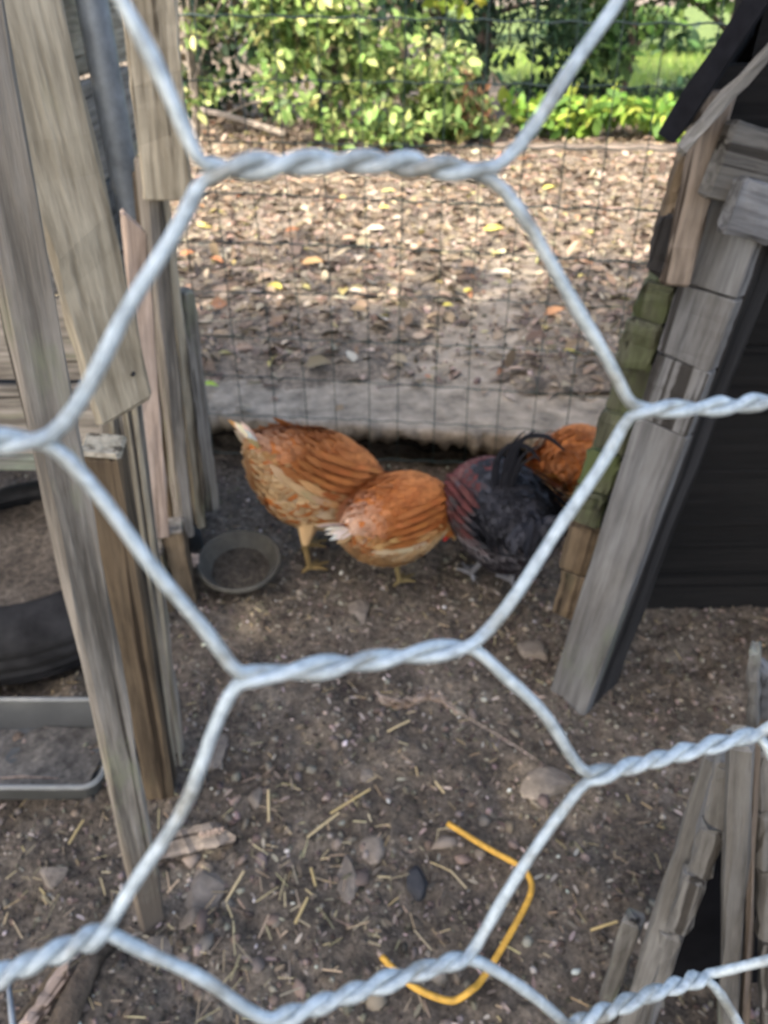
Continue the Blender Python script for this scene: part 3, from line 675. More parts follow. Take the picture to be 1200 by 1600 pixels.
rt = chicken('rooster', 'dark rooster with maroon back, grey underside and black curling tail', (.226, 1.242, .0), R(108), ROO, ((-.02, .14, -.02, 1), (.0, .14, .03, 1)), roo_col, (.12, .12, .13), seed=12, size=.93, bodycol=lambda p: (.15, .14, .15) if p.z < .19 else ((.08, .022, .02) if p.x > .0 else (.025, .025, .03)), tail=roo_tail, comb_s=1.5, nfeather=3200)

# ================================================================== GROUND CLUTTER
def rock_mesh(seed, sx, sy, sz, sub=3, rough=.28):
    b = bmesh.new(); bmesh.ops.create_icosphere(b, subdivisions=sub, radius=1.0)
    rr = random.Random(seed); planes = []
    for _ in range(9):
        pn = Vector((rr.gauss(0, 1), rr.gauss(0, 1), rr.gauss(0, .8))).normalized(); planes.append((pn, rr.uniform(.5, .85)))
    for v in b.verts:
        p = v.co.copy(); f = 1 + rough * noise.noise(p * 1.3 + Vector((seed * 7.1, 0, 0))) + .12 * noise.noise(p * 4 + Vector((0, seed * 3.3, 0)))
        q = p * f
        for pn, pd in planes:
            dd = q.dot(pn)
            if dd > pd: q = q - pn * (dd - pd)
        v.co = Vector((q.x * sx, q.y * sy, q.z * sz))
    me = bpy.data.meshes.new('rock'); b.to_mesh(me); b.free(); return me
def rock(u, v, wpx, hpx, lab, mat='stone', flat=.4, seed=1, rot=0, name='stone', cat='stone'):
    p = G(u, v, .0); m = PXM(v, p.y); sx = wpx * m * .62; sy = hpx * m * .62 / max(.5, math.sin(math.atan2(CAM_H, p.y)))
    o = link(name, rock_mesh(seed, sx, sy, max(.006, min(sx, sy) * flat)), M[mat], None, (p.x, p.y, gz(p.x, p.y) + .002)); o.rotation_euler = (0, 0, R(rot)); smooth(o.data) if seed % 2 else None
    return tag(o, lab, cat)
rock(561, 953, 32, 36, 'oval pinkish grey stone lying in front of the middle hen', seed=2, flat=.6)
rock(833, 1016, 38, 34, 'small brown stone just left of the coop post foot', seed=3)
rock(852, 1222, 68, 46, 'flat angular grey stone right of centre, behind the wire', seed=4, flat=.3)
rock(652, 1374, 40, 36, 'small black lump of charcoal on the dirt', 'coal', .8, 5, name='charcoal_lump', cat='charcoal')
rock(546, 1372, 36, 66, 'narrow upright grey-brown stone left of the charcoal lump', seed=6, flat=.4, rot=5)
rock(585, 1322, 38, 44, 'pale grey broken stone above the narrow stone', seed=7)
rock(322, 1386, 52, 70, 'angular grey stone right of the grey post foot', seed=8, flat=.5, rot=-20)
rock(296, 1437, 36, 34, 'roundish grey stone nearest the grey post foot', seed=9, flat=.7)
rock(338, 1165, 46, 50, 'dull brown stone near the dark stud, below the sloping wire', seed=10)
rock(398, 1244, 24, 28, 'small pale pink stone left of a straw', seed=11)
rock(576, 1216, 32, 20, 'small whitish stone in the middle of the dirt', seed=12)
rock(245, 1480, 40, 30, 'muddy half buried stone by the left wire joint', seed=14)
rock(85, 1370, 40, 32, 'small dark clod below the plastic tray', seed=16, flat=.4)

def ground_pt(u, v, dz=0.0): p = G(u, v); return Vector((p.x, p.y, gz(p.x, p.y) + dz))
wc = thing('wood_chunk', 'flat grey-brown chunk of old wood right of the grey post', 'wood', ground_pt(298, 1318))
plank('chunk', ground_pt(248, 1332, .012), ground_pt(352, 1302, .012), .038, .018, (.1, -.3, 1), M['w_trim'], wc, cham=.006, jit=.004, cut0=.4, cut1=-.6)
plank('splinter', ground_pt(315, 1316, .026), ground_pt(352, 1304, .026), .006, .004, (0, 0, 1), M['w_pale'], wc, cham=.001)
b1 = thing('bark_strip', 'split reddish stick lying at the lower left corner', 'stick', ground_pt(75, 1565))
plank('strip', ground_pt(40, 1615, .010), ground_pt(112, 1520, .012), .018, .010, (.4, -.2, 1), M['w_pale'], b1, jit=.0025, cut1=1.0)
plank('bark', ground_pt(30, 1610, .008), ground_pt(98, 1518, .010), .012, .008, (-.4, .2, 1), M['w_brown'], b1, jit=.0025)
b2 = thing('old_branch', 'dark flattened branch piece right of the reddish stick', 'stick', ground_pt(140, 1540))
tube('branch', [ground_pt(85, 1640, .008), ground_pt(120, 1570, .012), ground_pt(150, 1510, .012), ground_pt(185, 1470, .006)], [.02, .017, .013, .006], M['bark'], b2, 8)
b3 = thing('grey_spike', 'thin blue-grey metal spike at the lower left corner', 'spike', ground_pt(25, 1580))
tube('spike', [ground_pt(26, 1640, .01), ground_pt(25, 1575, .03), ground_pt(24, 1535, .04)], [.004, .0036, .001], M['pipe'], b3, 8)

# bent yellow handle
yl = thing('yellow_handle', 'bent yellow plastic handle lying on the dirt, lower right of centre', 'handle', ground_pt(760, 1440))
yp = [(698, 1298), (760, 1333), (806, 1358), (822, 1372), (829, 1392), (822, 1418), (790, 1475), (752, 1535), (735, 1556), (710, 1567), (680, 1562), (640, 1538), (596, 1498)]
tube('rod', smoothpath([ground_pt(u, v, .013) for u, v in yp], 5), .0042, M['yellow'], yl, 10)
tube('tip', [ground_pt(596, 1498, .013), ground_pt(590, 1490, .013)], [.0047, .0015], M['w_pale'], yl, 8)

# prominent straws, one thing each
for i, (u0, v0, u1, v1, lab) in enumerate((
  (420, 1238, 420, 1284, 'short upright yellow straw left of the middle of the dirt'), (516, 1274, 578, 1240, 'bent golden straw in the middle of the dirt'),
  (480, 1312, 530, 1275, 'pale flattened straw below the bent golden straw'), (462, 1450, 482, 1412, 'pale straw pair between the stones and the yellow handle'),
  (352, 1408, 382, 1366, 'thick pale straw right of the angular grey stone'), (486, 1355, 494, 1390, 'short straw left of the narrow stone'),
  (605, 1148, 640, 1130, 'pale broken stalk below the twisted wire'), (108, 1320, 132, 1285, 'short straw on the dirt under the plastic tray'),
  (680, 1222, 694, 1242, 'small straw right of the whitish stone'), (922, 1455, 962, 1449, 'pale straw lying level beside the hutch'))):
    t = thing('straw', lab, 'straw', ground_pt(u0, v0), 'single straws on the dirt'); a, b = ground_pt(u0, v0, .007), ground_pt(u1, v1, .009)
    me = cards('stalk', [a - t.location], [b - a], [Vector((0, 0, 1))], [((b - a).length, .0042, .0022)], [(.42, .32, .15) if i % 2 else (.46, .36, .20)], STRAW_V, STRAW_F)
    link('stalk', me, M['bits'], t)
# loose straw, grit and crumbs nobody could count
def scatter_xy(n, x0, x1, y0, y1): return RNG.uniform(x0, x1, n), RNG.uniform(y0, y1, n)
n = 2400; X, Y = scatter_xy(n, -.75, .75, .28, 1.5)
keep = np.array([RNG.random() < (.25 + .9 * max(0, noise.noise((x * 3, y * 3, 4)) + .25 - .3 * (y - .6))) for x, y in zip(X, Y)]); X, Y = X[keep], Y[keep]; n = len(X)
Z = np.array([gz(x, y) for x, y in zip(X, Y)]) + .004
a = RNG.uniform(0, 2 * np.pi, n); F = np.c_[np.cos(a), np.sin(a), RNG.uniform(-.12, .25, n)]
L = RNG.uniform(.006, .024, n)
tag(link('straw_litter', cards('straw_litter', np.c_[X, Y, Z], F, np.tile([0, 0, 1.], (n, 1)), np.c_[L, RNG.uniform(.0007, .0024, n), RNG.uniform(.0008, .0016, n)], palette([(.36, .28, .15), (.30, .235, .15), (.22, .17, .115)], n), STRAW_V, STRAW_F), M['bits']), 'loose bits of straw over the pen dirt', 'straw', kind='stuff')
n = 170; X = RNG.normal(-.17, .16, n); Y = RNG.normal(.56, .10, n); Z = np.array([gz(x, y) for x, y in zip(X, Y)]) + RNG.uniform(.003, .009, n); a = RNG.uniform(0, 6.3, n)
tag(link('straw_patch', cards('straw_patch', np.c_[X, Y, Z], np.c_[np.cos(a), np.sin(a), RNG.uniform(-.15, .25, n)], np.tile([0, 0, 1.], (n, 1)), np.c_[RNG.uniform(.008, .036, n), RNG.uniform(.0008, .0028, n), RNG.uniform(.0008, .0018, n)], palette([(.42, .34, .20), (.34, .27, .17), (.26, .21, .145)], n), STRAW_V, STRAW_F), M['bits']), 'broken straw trodden in around the stones, lower left of centre', 'straw', kind='stuff')
n = 170; X = RNG.normal(-.10, .24, n); Y = RNG.normal(.58, .16, n); Z = np.array([gz(x, y) for x, y in zip(X, Y)]) + .001; sz = np.clip(RNG.lognormal(-4.6, .35, n), .006, .022)
tag(link('clods', cards('clods', np.c_[X, Y, Z], unit(n), np.c_[RNG.normal(size=(n, 2)) * .5, np.ones(n)], np.c_[sz, sz * RNG.uniform(.6, 1, n), sz * RNG.uniform(.3, .6, n)], palette([(.12, .095, .073), (.15, .12, .094), (.09, .07, .054)], n), ICO_V * RNG.uniform(.6, 1.25, (len(ICO_V), 1)), ICO_F), M['bits']), 'crumbly clods of dry earth over the middle of the pen', 'clods', kind='stuff')
GV, GC = [], []
for gi in range(4):
    tv = ICO_V * RNG.uniform(.6, 1.25, (len(ICO_V), 1)); n = 7500; X, Y = scatter_xy(n, -.95, .95, .22, 1.72)
    Z = np.array([gz(x, y) for x, y in zip(X, Y)]); sz = np.clip(RNG.lognormal(-5.85, .5, n), .0012, .013)
    me = cards('gravel', np.c_[X, Y, Z], unit(n), unit(n), np.c_[sz, sz * RNG.uniform(.5, 1, n), sz * RNG.uniform(.45, .8, n)],
        palette([(.095, .077, .059), (.15, .124, .097), (.23, .196, .158), (.42, .385, .33), (.044, .035, .027)], n, [6, 4.5, 1.8, .35, 6], .25), tv, ICO_F)
    GV.append(me)
bm = bmesh.new()
for me in GV: bm.from_mesh(me)
me = bpy.data.meshes.new('gravel'); bm.to_mesh(me); bm.free()
tag(link('gravel', me, M['bits']), 'grit, crumbs of earth and small stones on the pen floor', 'gravel', kind='stuff')
n = 2200; X, Y = scatter_xy(n, -.8, .8, .25, 1.4); Z = np.array([gz(x, y) for x, y in zip(X, Y)]) + .003; s = RNG.uniform(.005, .020, n)
tag(link('wood_chips', cards('wood_chips', np.c_[X, Y, Z], np.c_[RNG.normal(size=(n, 2)), RNG.normal(size=n) * .15], np.c_[RNG.normal(size=(n, 2)) * .3, np.ones(n)], np.c_[s, s * .6, s * .5], palette([(.12, .09, .07), (.20, .16, .125), (.07, .055, .042), (.28, .23, .19)], n), LEAF_V, LEAF_F), M['bits']), 'bark crumbs and chips trodden into the dirt', 'wood chips', kind='stuff')

# ================================================================== YARD: leaf litter
def yz(x, y):
    z = yard_z(x, y)
    if y < edge_y(x) + 1.7: z = max(z, .126)
    return z
n = 30000; X = RNG.uniform(-2.6, 3.2, n); Y = 1.75 + 4.6 * RNG.random(n) ** 1.1
dens = np.array([min(1, max(.08, (y - edge_y(x) - .10) / .22)) * (.3 if yard_z(x, y) < .126 and y < edge_y(x) + 1.6 else 1) * min(1, .5 + .5 * max(0, (y - 1.9) / .9) + .5 * max(0, noise.noise((x * 2.3, y * 2.3, 6)))) for x, y in zip(X, Y)])
k = (RNG.random(n) < dens) & (Y > np.array([edge_y(x) for x in X]) + .03); X, Y = X[k], Y[k]; n = len(X)
Z = np.array([yz(x, y) for x, y in zip(X, Y)]) + RNG.uniform(.001, .010, n); s = np.clip(RNG.lognormal(-3.2, .42, n), .012, .075)
LIT = [(.175, .130, .088), (.225, .172, .118), (.13, .094, .064), (.275, .215, .150), (.35, .29, .21), (.25, .13, .07), (.33, .285, .11), (.088, .067, .049)]
tag(link('leaf_litter', cards('leaf_litter', np.c_[X, Y, Z], np.c_[RNG.normal(size=(n, 2)), RNG.normal(size=n) * .25], np.c_[RNG.normal(size=(n, 2)) * .35, np.ones(n)], np.c_[s, s * RNG.uniform(.5, 1.3, n), s * RNG.uniform(.3, 3.2, n)], palette(LIT, n, [4.5, 5, 4, 3.2, 1.6, .5, .5, 4.5]), LEAF_V, LEAF_F), M['litter']), 'brown dry leaves covering the yard behind the mesh fence', 'leaf litter', kind='stuff')
n = 9000; X = RNG.uniform(-2.0, 2.4, n); Y = 1.78 + 3.2 * RNG.random(n) ** 1.3
k = Y > np.array([edge_y(x) for x in X]) + .20 + .22 * RNG.random(n); X, Y = X[k], Y[k]; n = len(X); Z = np.array([yz(x, y) for x, y in zip(X, Y)]) + .003; s = np.clip(RNG.lognormal(-5.1, .45, n), .003, .02)
tag(link('yard_crumbs', cards('yard_crumbs', np.c_[X, Y, Z], unit(n), unit(n), np.c_[s, s * .7, s * .5], palette([(.12, .093, .072), (.20, .16, .125), (.30, .25, .20), (.07, .054, .042)], n), ICO_V, ICO_F), M['bits']), 'crumbs of soil and husks on the yard ground', 'soil crumbs', kind='stuff')
n = 260; X = RNG.uniform(-1.6, 2.2, n); Y = 1.9 + 3.8 * RNG.random(n); Z = np.array([yz(x, y) for x, y in zip(X, Y)]) + .012; L = RNG.uniform(.05, .22, n); a = RNG.uniform(0, 6.3, n)
tag(link('twig_litter', cards('twig_litter', np.c_[X, Y, Z], np.c_[np.cos(a), np.sin(a), RNG.uniform(-.05, .12, n)], np.tile([0, 0, 1.], (n, 1)), np.c_[L, np.full(n, .005), np.full(n, .004)], palette([(.16, .12, .09), (.26, .21, .17), (.08, .06, .05)], n), STRAW_V, STRAW_F), M['bits']), 'thin twigs scattered among the dry leaves', 'twigs', kind='stuff')
YEL, ORA, CRE, GRN = (.46, .39, .09), (.36, .16, .075), (.40, .345, .26), (.24, .35, .06)
for i, (u, v, wpx, c, lab) in enumerate((
  (772, 356, 36, YEL, 'large bright yellow leaf left of the sloping wire, behind the mesh fence'), (430, 447, 34, YEL, 'curled yellow leaf on the yard ground above the leftmost hen'),
  (600, 323, 18, YEL, 'small round yellow leaf just under the twisted wire'), (622, 340, 20, CRE, 'cream leaf right of the small round yellow leaf'),
  (588, 356, 30, CRE, 'pale cream leaf lying below the twisted wire'), (732, 453, 22, YEL, 'small yellow leaf in the middle of the yard ground'),
  (556, 454, 30, CRE, 'pale folded leaf left of the small yellow leaf'), (457, 358, 24, ORA, 'small orange leaf below the twisted wire, left half'),
  (490, 408, 40, (.58, .36, .16), 'tan orange leaf on the yard ground, left of the middle'), (293, 395, 26, ORA, 'orange leaf closest to the wide board'),
  (338, 405, 28, ORA, 'curled orange leaf right of the one by the board'), (545, 371, 26, (.5, .32, .2), 'salmon leaf below the pale cream leaf'),
  (935, 545, 36, CRE, 'pale leaf beside the sloping wire near the coop'), (892, 548, 22, YEL, 'small yellow leaf left of the pale leaf near the coop'),
  (785, 425, 44, CRE, 'long pale leaf on the concrete, left of the sloping wire'), (700, 476, 18, YEL, 'tiny yellow leaf left of and below the small yellow leaf'),
  (329, 600, 26, GRN, 'bright green leaf at the slab corner beside the pickets'), (858, 292, 30, YEL, 'yellow leaf right of the wire joint, on the far litter'))):
    p = G(u, v, .14); z = yz(p.x, p.y) + .018; p = G(u, v, z); L = wpx * PXM(v, p.y)
    a = random.uniform(-.7, .7); d = Vector((math.cos(a), math.sin(a), .1))
    me = cards('fallen_leaf', [-d * L * .5], [d], [Vector((random.uniform(-.2, .2), -.35, 1))], [(L, L * random.uniform(.6, 1.0), L * random.uniform(.8, 2.2))], [c], LEAF_V, LEAF_F, True)
    tag(link('fallen_leaf', me, M['litter'], None, p), lab, 'leaf', 'bright fallen leaves in the yard')

# timber edging and a fallen branch
te = thing('timber_edging', 'long grey timber edging the yard before the green plants', 'timber', G(930, 238, .16))
plank('beam', G(770, 238, .155), G(1280, 246, .155), .10, .09, (0, -1, 0), M['w_trim'], te, cham=.012, jit=.004, seg=24)
fb = thing('fallen_branch', 'bare grey fallen branch at the foot of the left shrub', 'branch', G(390, 195, .2))
tube('stem', smoothpath([G(300, 170, .25), G(350, 180, .25), G(400, 195, .22), G(446, 210, .19)], 5), .022, M['greybark'], fb, 8)
tube('twig', smoothpath([G(350, 180, .25), G(395, 160, .35), G(430, 160, .4)], 4), .008, M['greybark'], fb, 6)

# ================================================================== PLANTS
LEAFMESH = {}
def leaf_mesh(c):
    k = tuple(round(q, 3) for q in c)
    if k not in LEAFMESH:
        LEAFMESH[k] = cards('leaf', [(0, 0, 0)], [(1, 0, 0)], [(0, 0, 1)], [(1, .95, .8)], [c], LEAF_V, LEAF_F, True); LEAFMESH[k].materials.append(M['leaf'])
    return LEAFMESH[k]
def blob_pts(blobs, n):
    vol = np.array([b[3] * b[4] * b[5] for b in blobs]) ** .8; idx = RNG.choice(len(blobs), n, p=vol / vol.sum())
    B = np.array(blobs)[idx]; d = unit(n) * (RNG.random((n, 1)) ** .42)
    return B[:, :3] + d * B[:, 3:6], d
def clumps(blobs, k):      # break each blob into leaf clumps so that gaps remain
    out = []
    for b in blobs:
        for _ in range(k):
            d = unit(1)[0] * random.random() ** .4
            s = random.uniform(.22, .45)
            out.append((b[0] + d[0] * b[3], b[1] + d[1] * b[4], b[2] + d[2] * b[5], b[3] * s, b[4] * s, b[5] * s * .8))
    return out
def plant(name, label, cat, base, blobs, nleaf, size, pal, wts=None, trunk=None, ntr=5, nparts=0, k=9, group=None, droop=.3, mat='leaf', bark='bark', wide=1.0):
    t = thing(name, label, cat, base, group); base = Vector(base)
    cl = clumps(blobs, k); P, d = blob_pts(cl, nleaf); P[:, 2] = np.maximum(P[:, 2], .15 + RNG.random(nleaf) * .05)
    F = d * .6 + RNG.normal(size=(nleaf, 3)) * .7; F[:, 2] -= droop; N = RNG.normal(size=(nleaf, 3)) * .8 + np.array([0, -.15, 1.0])
    S = size * np.clip(RNG.lognormal(-.22, .38, nleaf), .35, 1.5)
    me = cards('foliage', P - np.array(base), F, N, np.c_[S, S * wide, S * .6], palette(pal, nleaf, wts), LEAF_V, LEAF_F, True)
    part_ = 'crown' if cat == 'tree' else 'foliage'
    tag(link(part_, me, M[mat], t), kind='stuff')
    if trunk:
        pts, rads = trunk; tr = tube('trunk' if cat == 'tree' else 'stem', smoothpath(pts, 4), list(np.interp(np.linspace(0, 1, (len(pts) - 1) * 4 + 1), np.linspace(0, 1, len(rads)), rads)), M[bark], t, 10)
        for b in cl[::max(1, len(cl) // ntr)][:ntr]:
            f = random.uniform(.2, .8); i = int(f * (len(pts) - 1)); a = Vector(pts[i]).lerp(Vector(pts[i + 1]), f * (len(pts) - 1) - i)
            q = Vector(b[:3]); mid = a.lerp(q, .5) + Vector((0, 0, .1 * (q - a).length))
            tube('limb', smoothpath([a, mid, q], 4), list(np.linspace(rads[-1] * .8, rads[-1] * .2, 9)), M[bark], t, 6).parent = tr
    if nparts:
        P2, d2 = blob_pts(cl, nparts); pc = [tuple(c) for c in palette(pal, 8, wts, .1)]
        for j in range(nparts):
            p = P2[j]; 
            if p[1] > base.y: p[1] -= (p[1] - base.y) * 1.2
            p[2] = max(p[2], .2)
            o = link('leaf', leaf_mesh(pc[j % 8]), None, t, Vector(p) - base); sz = size * random.uniform(1.0, 1.45); o.scale = (sz, sz, sz)
            o.rotation_euler = (random.uniform(-.8, .8), random.uniform(-.1, .9), random.uniform(0, 6.3))
    return t
YG = [(.21, .30, .085), (.32, .38, .13), (.13, .21, .06), (.48, .46, .20), (.06, .10, .028)]
GR = [(.055, .115, .03), (.09, .165, .04), (.035, .07, .02), (.14, .22, .055)]
DK = [(.016, .036, .016), (.026, .056, .026), (.012, .025, .012), (.045, .085, .042)]
def stemset(x, y, h, r=.03): return ([(x, y, .08), (x + .05, y, h * .5), (x - .03, y + .05, h)], [r, r * .7, r * .35])
plant('shrub', 'sparse yellow-green shrub over dark stems, left behind the fence', 'shrub', (-1.25, 5.5, .1), [(-1.2, 5.4, .85, .45, .35, .3), (-1.0, 5.4, 1.2, .5, .35, .25), (-1.25, 5.4, .45, .35, .25, .14)], 800, .066, YG, [4, 4, 4, 1.6, 4], stemset(-1.25, 5.55, 1.2, .035), 12, 60, group='shrubs behind the fence', bark='greybark')
plant('shrub', 'dense yellow-green leafy shrub in the middle behind the fence', 'shrub', (-.45, 5.3, .1), [(-.5, 5.25, .8, .5, .4, .35), (-.35, 5.2, .45, .5, .35, .25), (-.55, 5.3, 1.2, .55, .4, .35), (-.1, 5.2, 1.05, .35, .3, .22), (-.15, 5.2, .75, .45, .3, .3)], 3300, .068, YG, [4, 4, 4.5, 1.8, 4], stemset(-.45, 5.4, 1.3), 8, 120, group='shrubs behind the fence', k=12)
plant('shrub', 'low drooping bright green shrub right of the dense one', 'shrub', (.25, 5.35, .1), [(.2, 5.25, .58, .45, .35, .24), (.05, 5.2, .32, .5, .3, .14), (.5, 5.2, .34, .35, .3, .14), (.38, 5.3, .42, .22, .2, .16)], 2000, .064, YG, [5, 4, 3.5, 1.3, 3], stemset(.25, 5.5, .7, .02), 6, 60, group='shrubs behind the fence')
plant('shrub', 'tall dark green thicket shrub filling the gap behind the left shrubs', 'shrub', (-.9, 6.4, .1), [(-1.6, 6.4, .7, .5, .3, .6), (-1.0, 6.4, .8, .5, .3, .7), (-.3, 6.4, .8, .5, .3, .7), (.3, 6.5, .8, .5, .3, .7)], 3000, .09, DK + [(.09, .10, .05), (.10, .075, .05)], None, stemset(-.9, 6.5, 1.4, .03), 10, 0, group='shrubs behind the fence', k=14)
plant('shrub', 'tall mid green shrub standing between the evergreen and the coop roof', 'shrub', (1.85, 6.8, .1), [(1.45, 6.5, .88, .3, .25, .32), (1.95, 6.7, .95, .4, .3, .28), (2.45, 6.9, 1.02, .3, .3, .18), (1.6, 6.7, .6, .25, .2, .2)], 2300, .08, GR + [(.07, .12, .04)], None, stemset(1.85, 6.85, 1.1, .03), 8, 0, group='shrubs behind the fence')
plant('shrub', 'dark shrub added for the shade between the low plants and the lawn', 'shrub', (1.6, 7.0, .1), [(1.25, 6.7, .35, .35, .25, .25), (1.75, 6.9, .32, .4, .3, .2), (2.3, 7.0, .27, .35, .3, .14)], 1500, .07, DK + [(.05, .08, .03)], None, stemset(1.6, 7.1, .5, .02), 6, 0, group='shrubs behind the fence')  # dark leaf mass stands in for shaded grass before the lawn
plant('shrub', 'small russet shrub in front of the dark evergreen', 'shrub', (.56, 5.35, .1), [(.56, 5.3, .40, .16, .13, .2)], 180, .055, [(.34, .17, .09), (.40, .24, .12), (.26, .14, .07), (.3, .28, .09)], None, stemset(.56, 5.4, .55, .01), 5, 30, group='shrubs behind the fence')
plant('sapling', 'young maple sapling with yellow leaves hanging into the top middle', 'sapling', (.3, 5.75, .1), [(.27, 5.1, 1.05, .3, .2, .12), (.36, 5.1, .93, .12, .1, .06)], 130, .085, [(.36, .40, .06), (.45, .42, .07), (.24, .34, .05)], None, ([(.3, 5.75, .1), (.28, 5.7, .7), (.3, 5.3, 1.3)], [.014, .011, .005]), 5, 22, k=7)
for i, (u, h) in enumerate(((800, .24), (850, .30), (905, .28), (960, .32), (1015, .26), (1060, .22), (745, .2), (690, .2))):
    p = G(u, 216, .15)
    plant('ground_cover', ('leafy low plant behind the timber, %s from the left' % ['third', 'fourth', 'fifth', 'sixth', 'seventh', 'rightmost', 'second', 'first'][i]), 'plant', (p.x, p.y, .12), [(p.x, p.y, .12 + h * .6, .2, .22, h * .5)], 170, .085, [(.13, .24, .04), (.20, .32, .05), (.30, .36, .06), (.09, .17, .035)], None, ([(p.x, p.y, .1), (p.x, p.y, .12 + h)], [.008, .004]), 4, 26, k=6, group='low plants behind the timber')
# trees: only what hangs below eye height is in view, the rest stands above the frame
plant('evergreen_tree', 'dark evergreen tree with drooping sprays, centre back', 'tree', (.8, 6.3, .1), [(.78, 6.0, .62, .36, .25, .42), (.98, 6.05, 1.05, .42, .25, .32), (.6, 6.1, 1.1, .35, .25, .3), (1.22, 6.2, .8, .25, .2, .3), (1.5, 6.9, .75, .45, .3, .28), (1.9, 7.2, .7, .4, .3, .22), (.9, 6.8, 2.2, .9, .9, .8), (.9, 6.8, 3.6, .6, .6, .9)], 8000, .085, DK, [3, 4, 2, 2.5], ([(.72, 6.45, .0), (.72, 6.45, 1.2), (.8, 6.5, 4.4)], [.06, .055, .03]), 8, 0, droop=.9, wide=.6, k=13)
plant('broadleaf_tree', 'mid green broadleaf tree hanging over the lawn, upper right', 'tree', (2.9, 7.9, .1), [(1.35, 6.7, .98, .4, .3, .26), (1.9, 6.8, 1.02, .5, .4, .27), (2.5, 6.9, 1.05, .45, .4, .24), (1.6, 6.6, .75, .35, .25, .2), (2.2, 7.4, 1.6, 1.2, .8, .5), (2.3, 7.8, 2.8, 1.5, 1.2, .9)], 5200, .095, GR, None, ([(3.3, 8.4, 0), (3.2, 8.3, 1.2), (2.5, 8.0, 3.2)], [.12, .1, .04]), 8, 0, droop=.6, k=12)
plant('added_canopy_tree', 'young tree with an unseen crown added to shade the evergreen', 'tree', (-.35, 5.95, .1), [(-.05, 5.0, 2.35, .6, .45, .35), (.3, 5.1, 2.25, .6, .45, .35), (-.1, 5.2, 2.9, .6, .5, .4)], 3200, .09, GR, None, ([(-.35, 5.95, .0), (-.33, 5.9, 1.0), (-.1, 5.3, 2.3)], [.045, .04, .02]), 8, 0, k=12)  # crown above the frame, added to shade the evergreen
plant('bare_tree', 'greyish tree trunk and bushes behind the left shrub, overhead limbs added for shade', 'tree', (-1.55, 6.7, .1), [(-1.6, 6.9, 1.9, .9, .7, .6), (-1.1, 6.9, 1.35, .7, .5, .25), (-2.0, 6.8, 1.0, .5, .4, .35), (-2.2, 4.7, 2.4, .6, .5, .35), (-1.9, 5.2, 2.5, .6, .5, .35)], 3000, .085, GR + YG, None, ([(-1.45, 6.6, 0), (-1.42, 6.6, 1.0), (-1.5, 6.7, 2.8)], [.16, .14, .06]), 7, 0, bark='greybark', k=10)  # last two crown clumps added overhead to shade the left thicket
plant('slim_tree', 'slim dark tree trunk between the shrubs and the evergreen', 'tree', (.1, 7.8, .1), [(.1, 7.9, 1.8, .9, .7, .6), (-.3, 7.8, 1.2, .7, .5, .3), (.0, 8.0, .7, .6, .5, .4)], 1600, .09, DK + GR, None, ([(.12, 7.6, 0), (.14, 7.6, 1.2), (.1, 7.8, 3.0)], [.075, .065, .03]), 6, 0, k=10)
far_p, far_d = blob_pts(clumps([(x, 13 + 2 * math.sin(x), .9 + .5 * (i % 3), 1.3, 1.0, 1.0) for i, x in enumerate(np.linspace(-6, 11, 22))], 7), 9000)
nn = len(far_p); far_p[:, 2] = np.maximum(far_p[:, 2], .15); s = RNG.uniform(.12, .24, nn)
tag(link('distant_thicket', cards('distant_thicket', far_p, unit(nn), RNG.normal(size=(nn, 3)) + [0, -.4, .8], np.c_[s, s, s * .5], palette(DK + GR, nn), LEAF_V, LEAF_F, True), M['leaf']), 'hazy green thicket far behind the lawn', 'thicket', kind='stuff')
n = 9000; X = RNG.uniform(1.3, 6, n); Y = RNG.uniform(6.95, 12, n); L = RNG.uniform(.05, .13, n)
tag(link('grass', cards('grass', np.c_[X, Y, np.full(n, .16)], np.c_[RNG.normal(size=(n, 2)) * .35, np.ones(n)], np.c_[RNG.normal(size=(n, 2)), np.zeros(n)], np.c_[L, L * .16, L * .1], palette([(.16, .26, .05), (.24, .34, .07), (.30, .36, .10)], n), LEAF_V, LEAF_F), M['leaf']), 'sunlit lawn grass beyond the plants at right', 'grass', kind='stuff')
# an unseen tree added behind the camera to shade the pen
plant('added_shade_tree', 'unseen leafy tree added behind the camera to shade the pen', 'tree', (-3.2, -3.6, 0), [(-2.6, -2.9, 4.3, 2.3, 2.0, 1.3), (-1.0, -3.4, 4.2, 2.0, 1.8, 1.3), (-3.4, -1.6, 4.4, 1.8, 1.8, 1.3), (-2.4, -3.2, 5.6, 2.0, 1.8, .9)], 16000, .17, GR, None, ([(-3.2, -3.8, -.05), (-3.1, -3.7, 2.0), (-2.6, -3.2, 4.6)], [.22, .18, .08]), 10, 0, k=26)

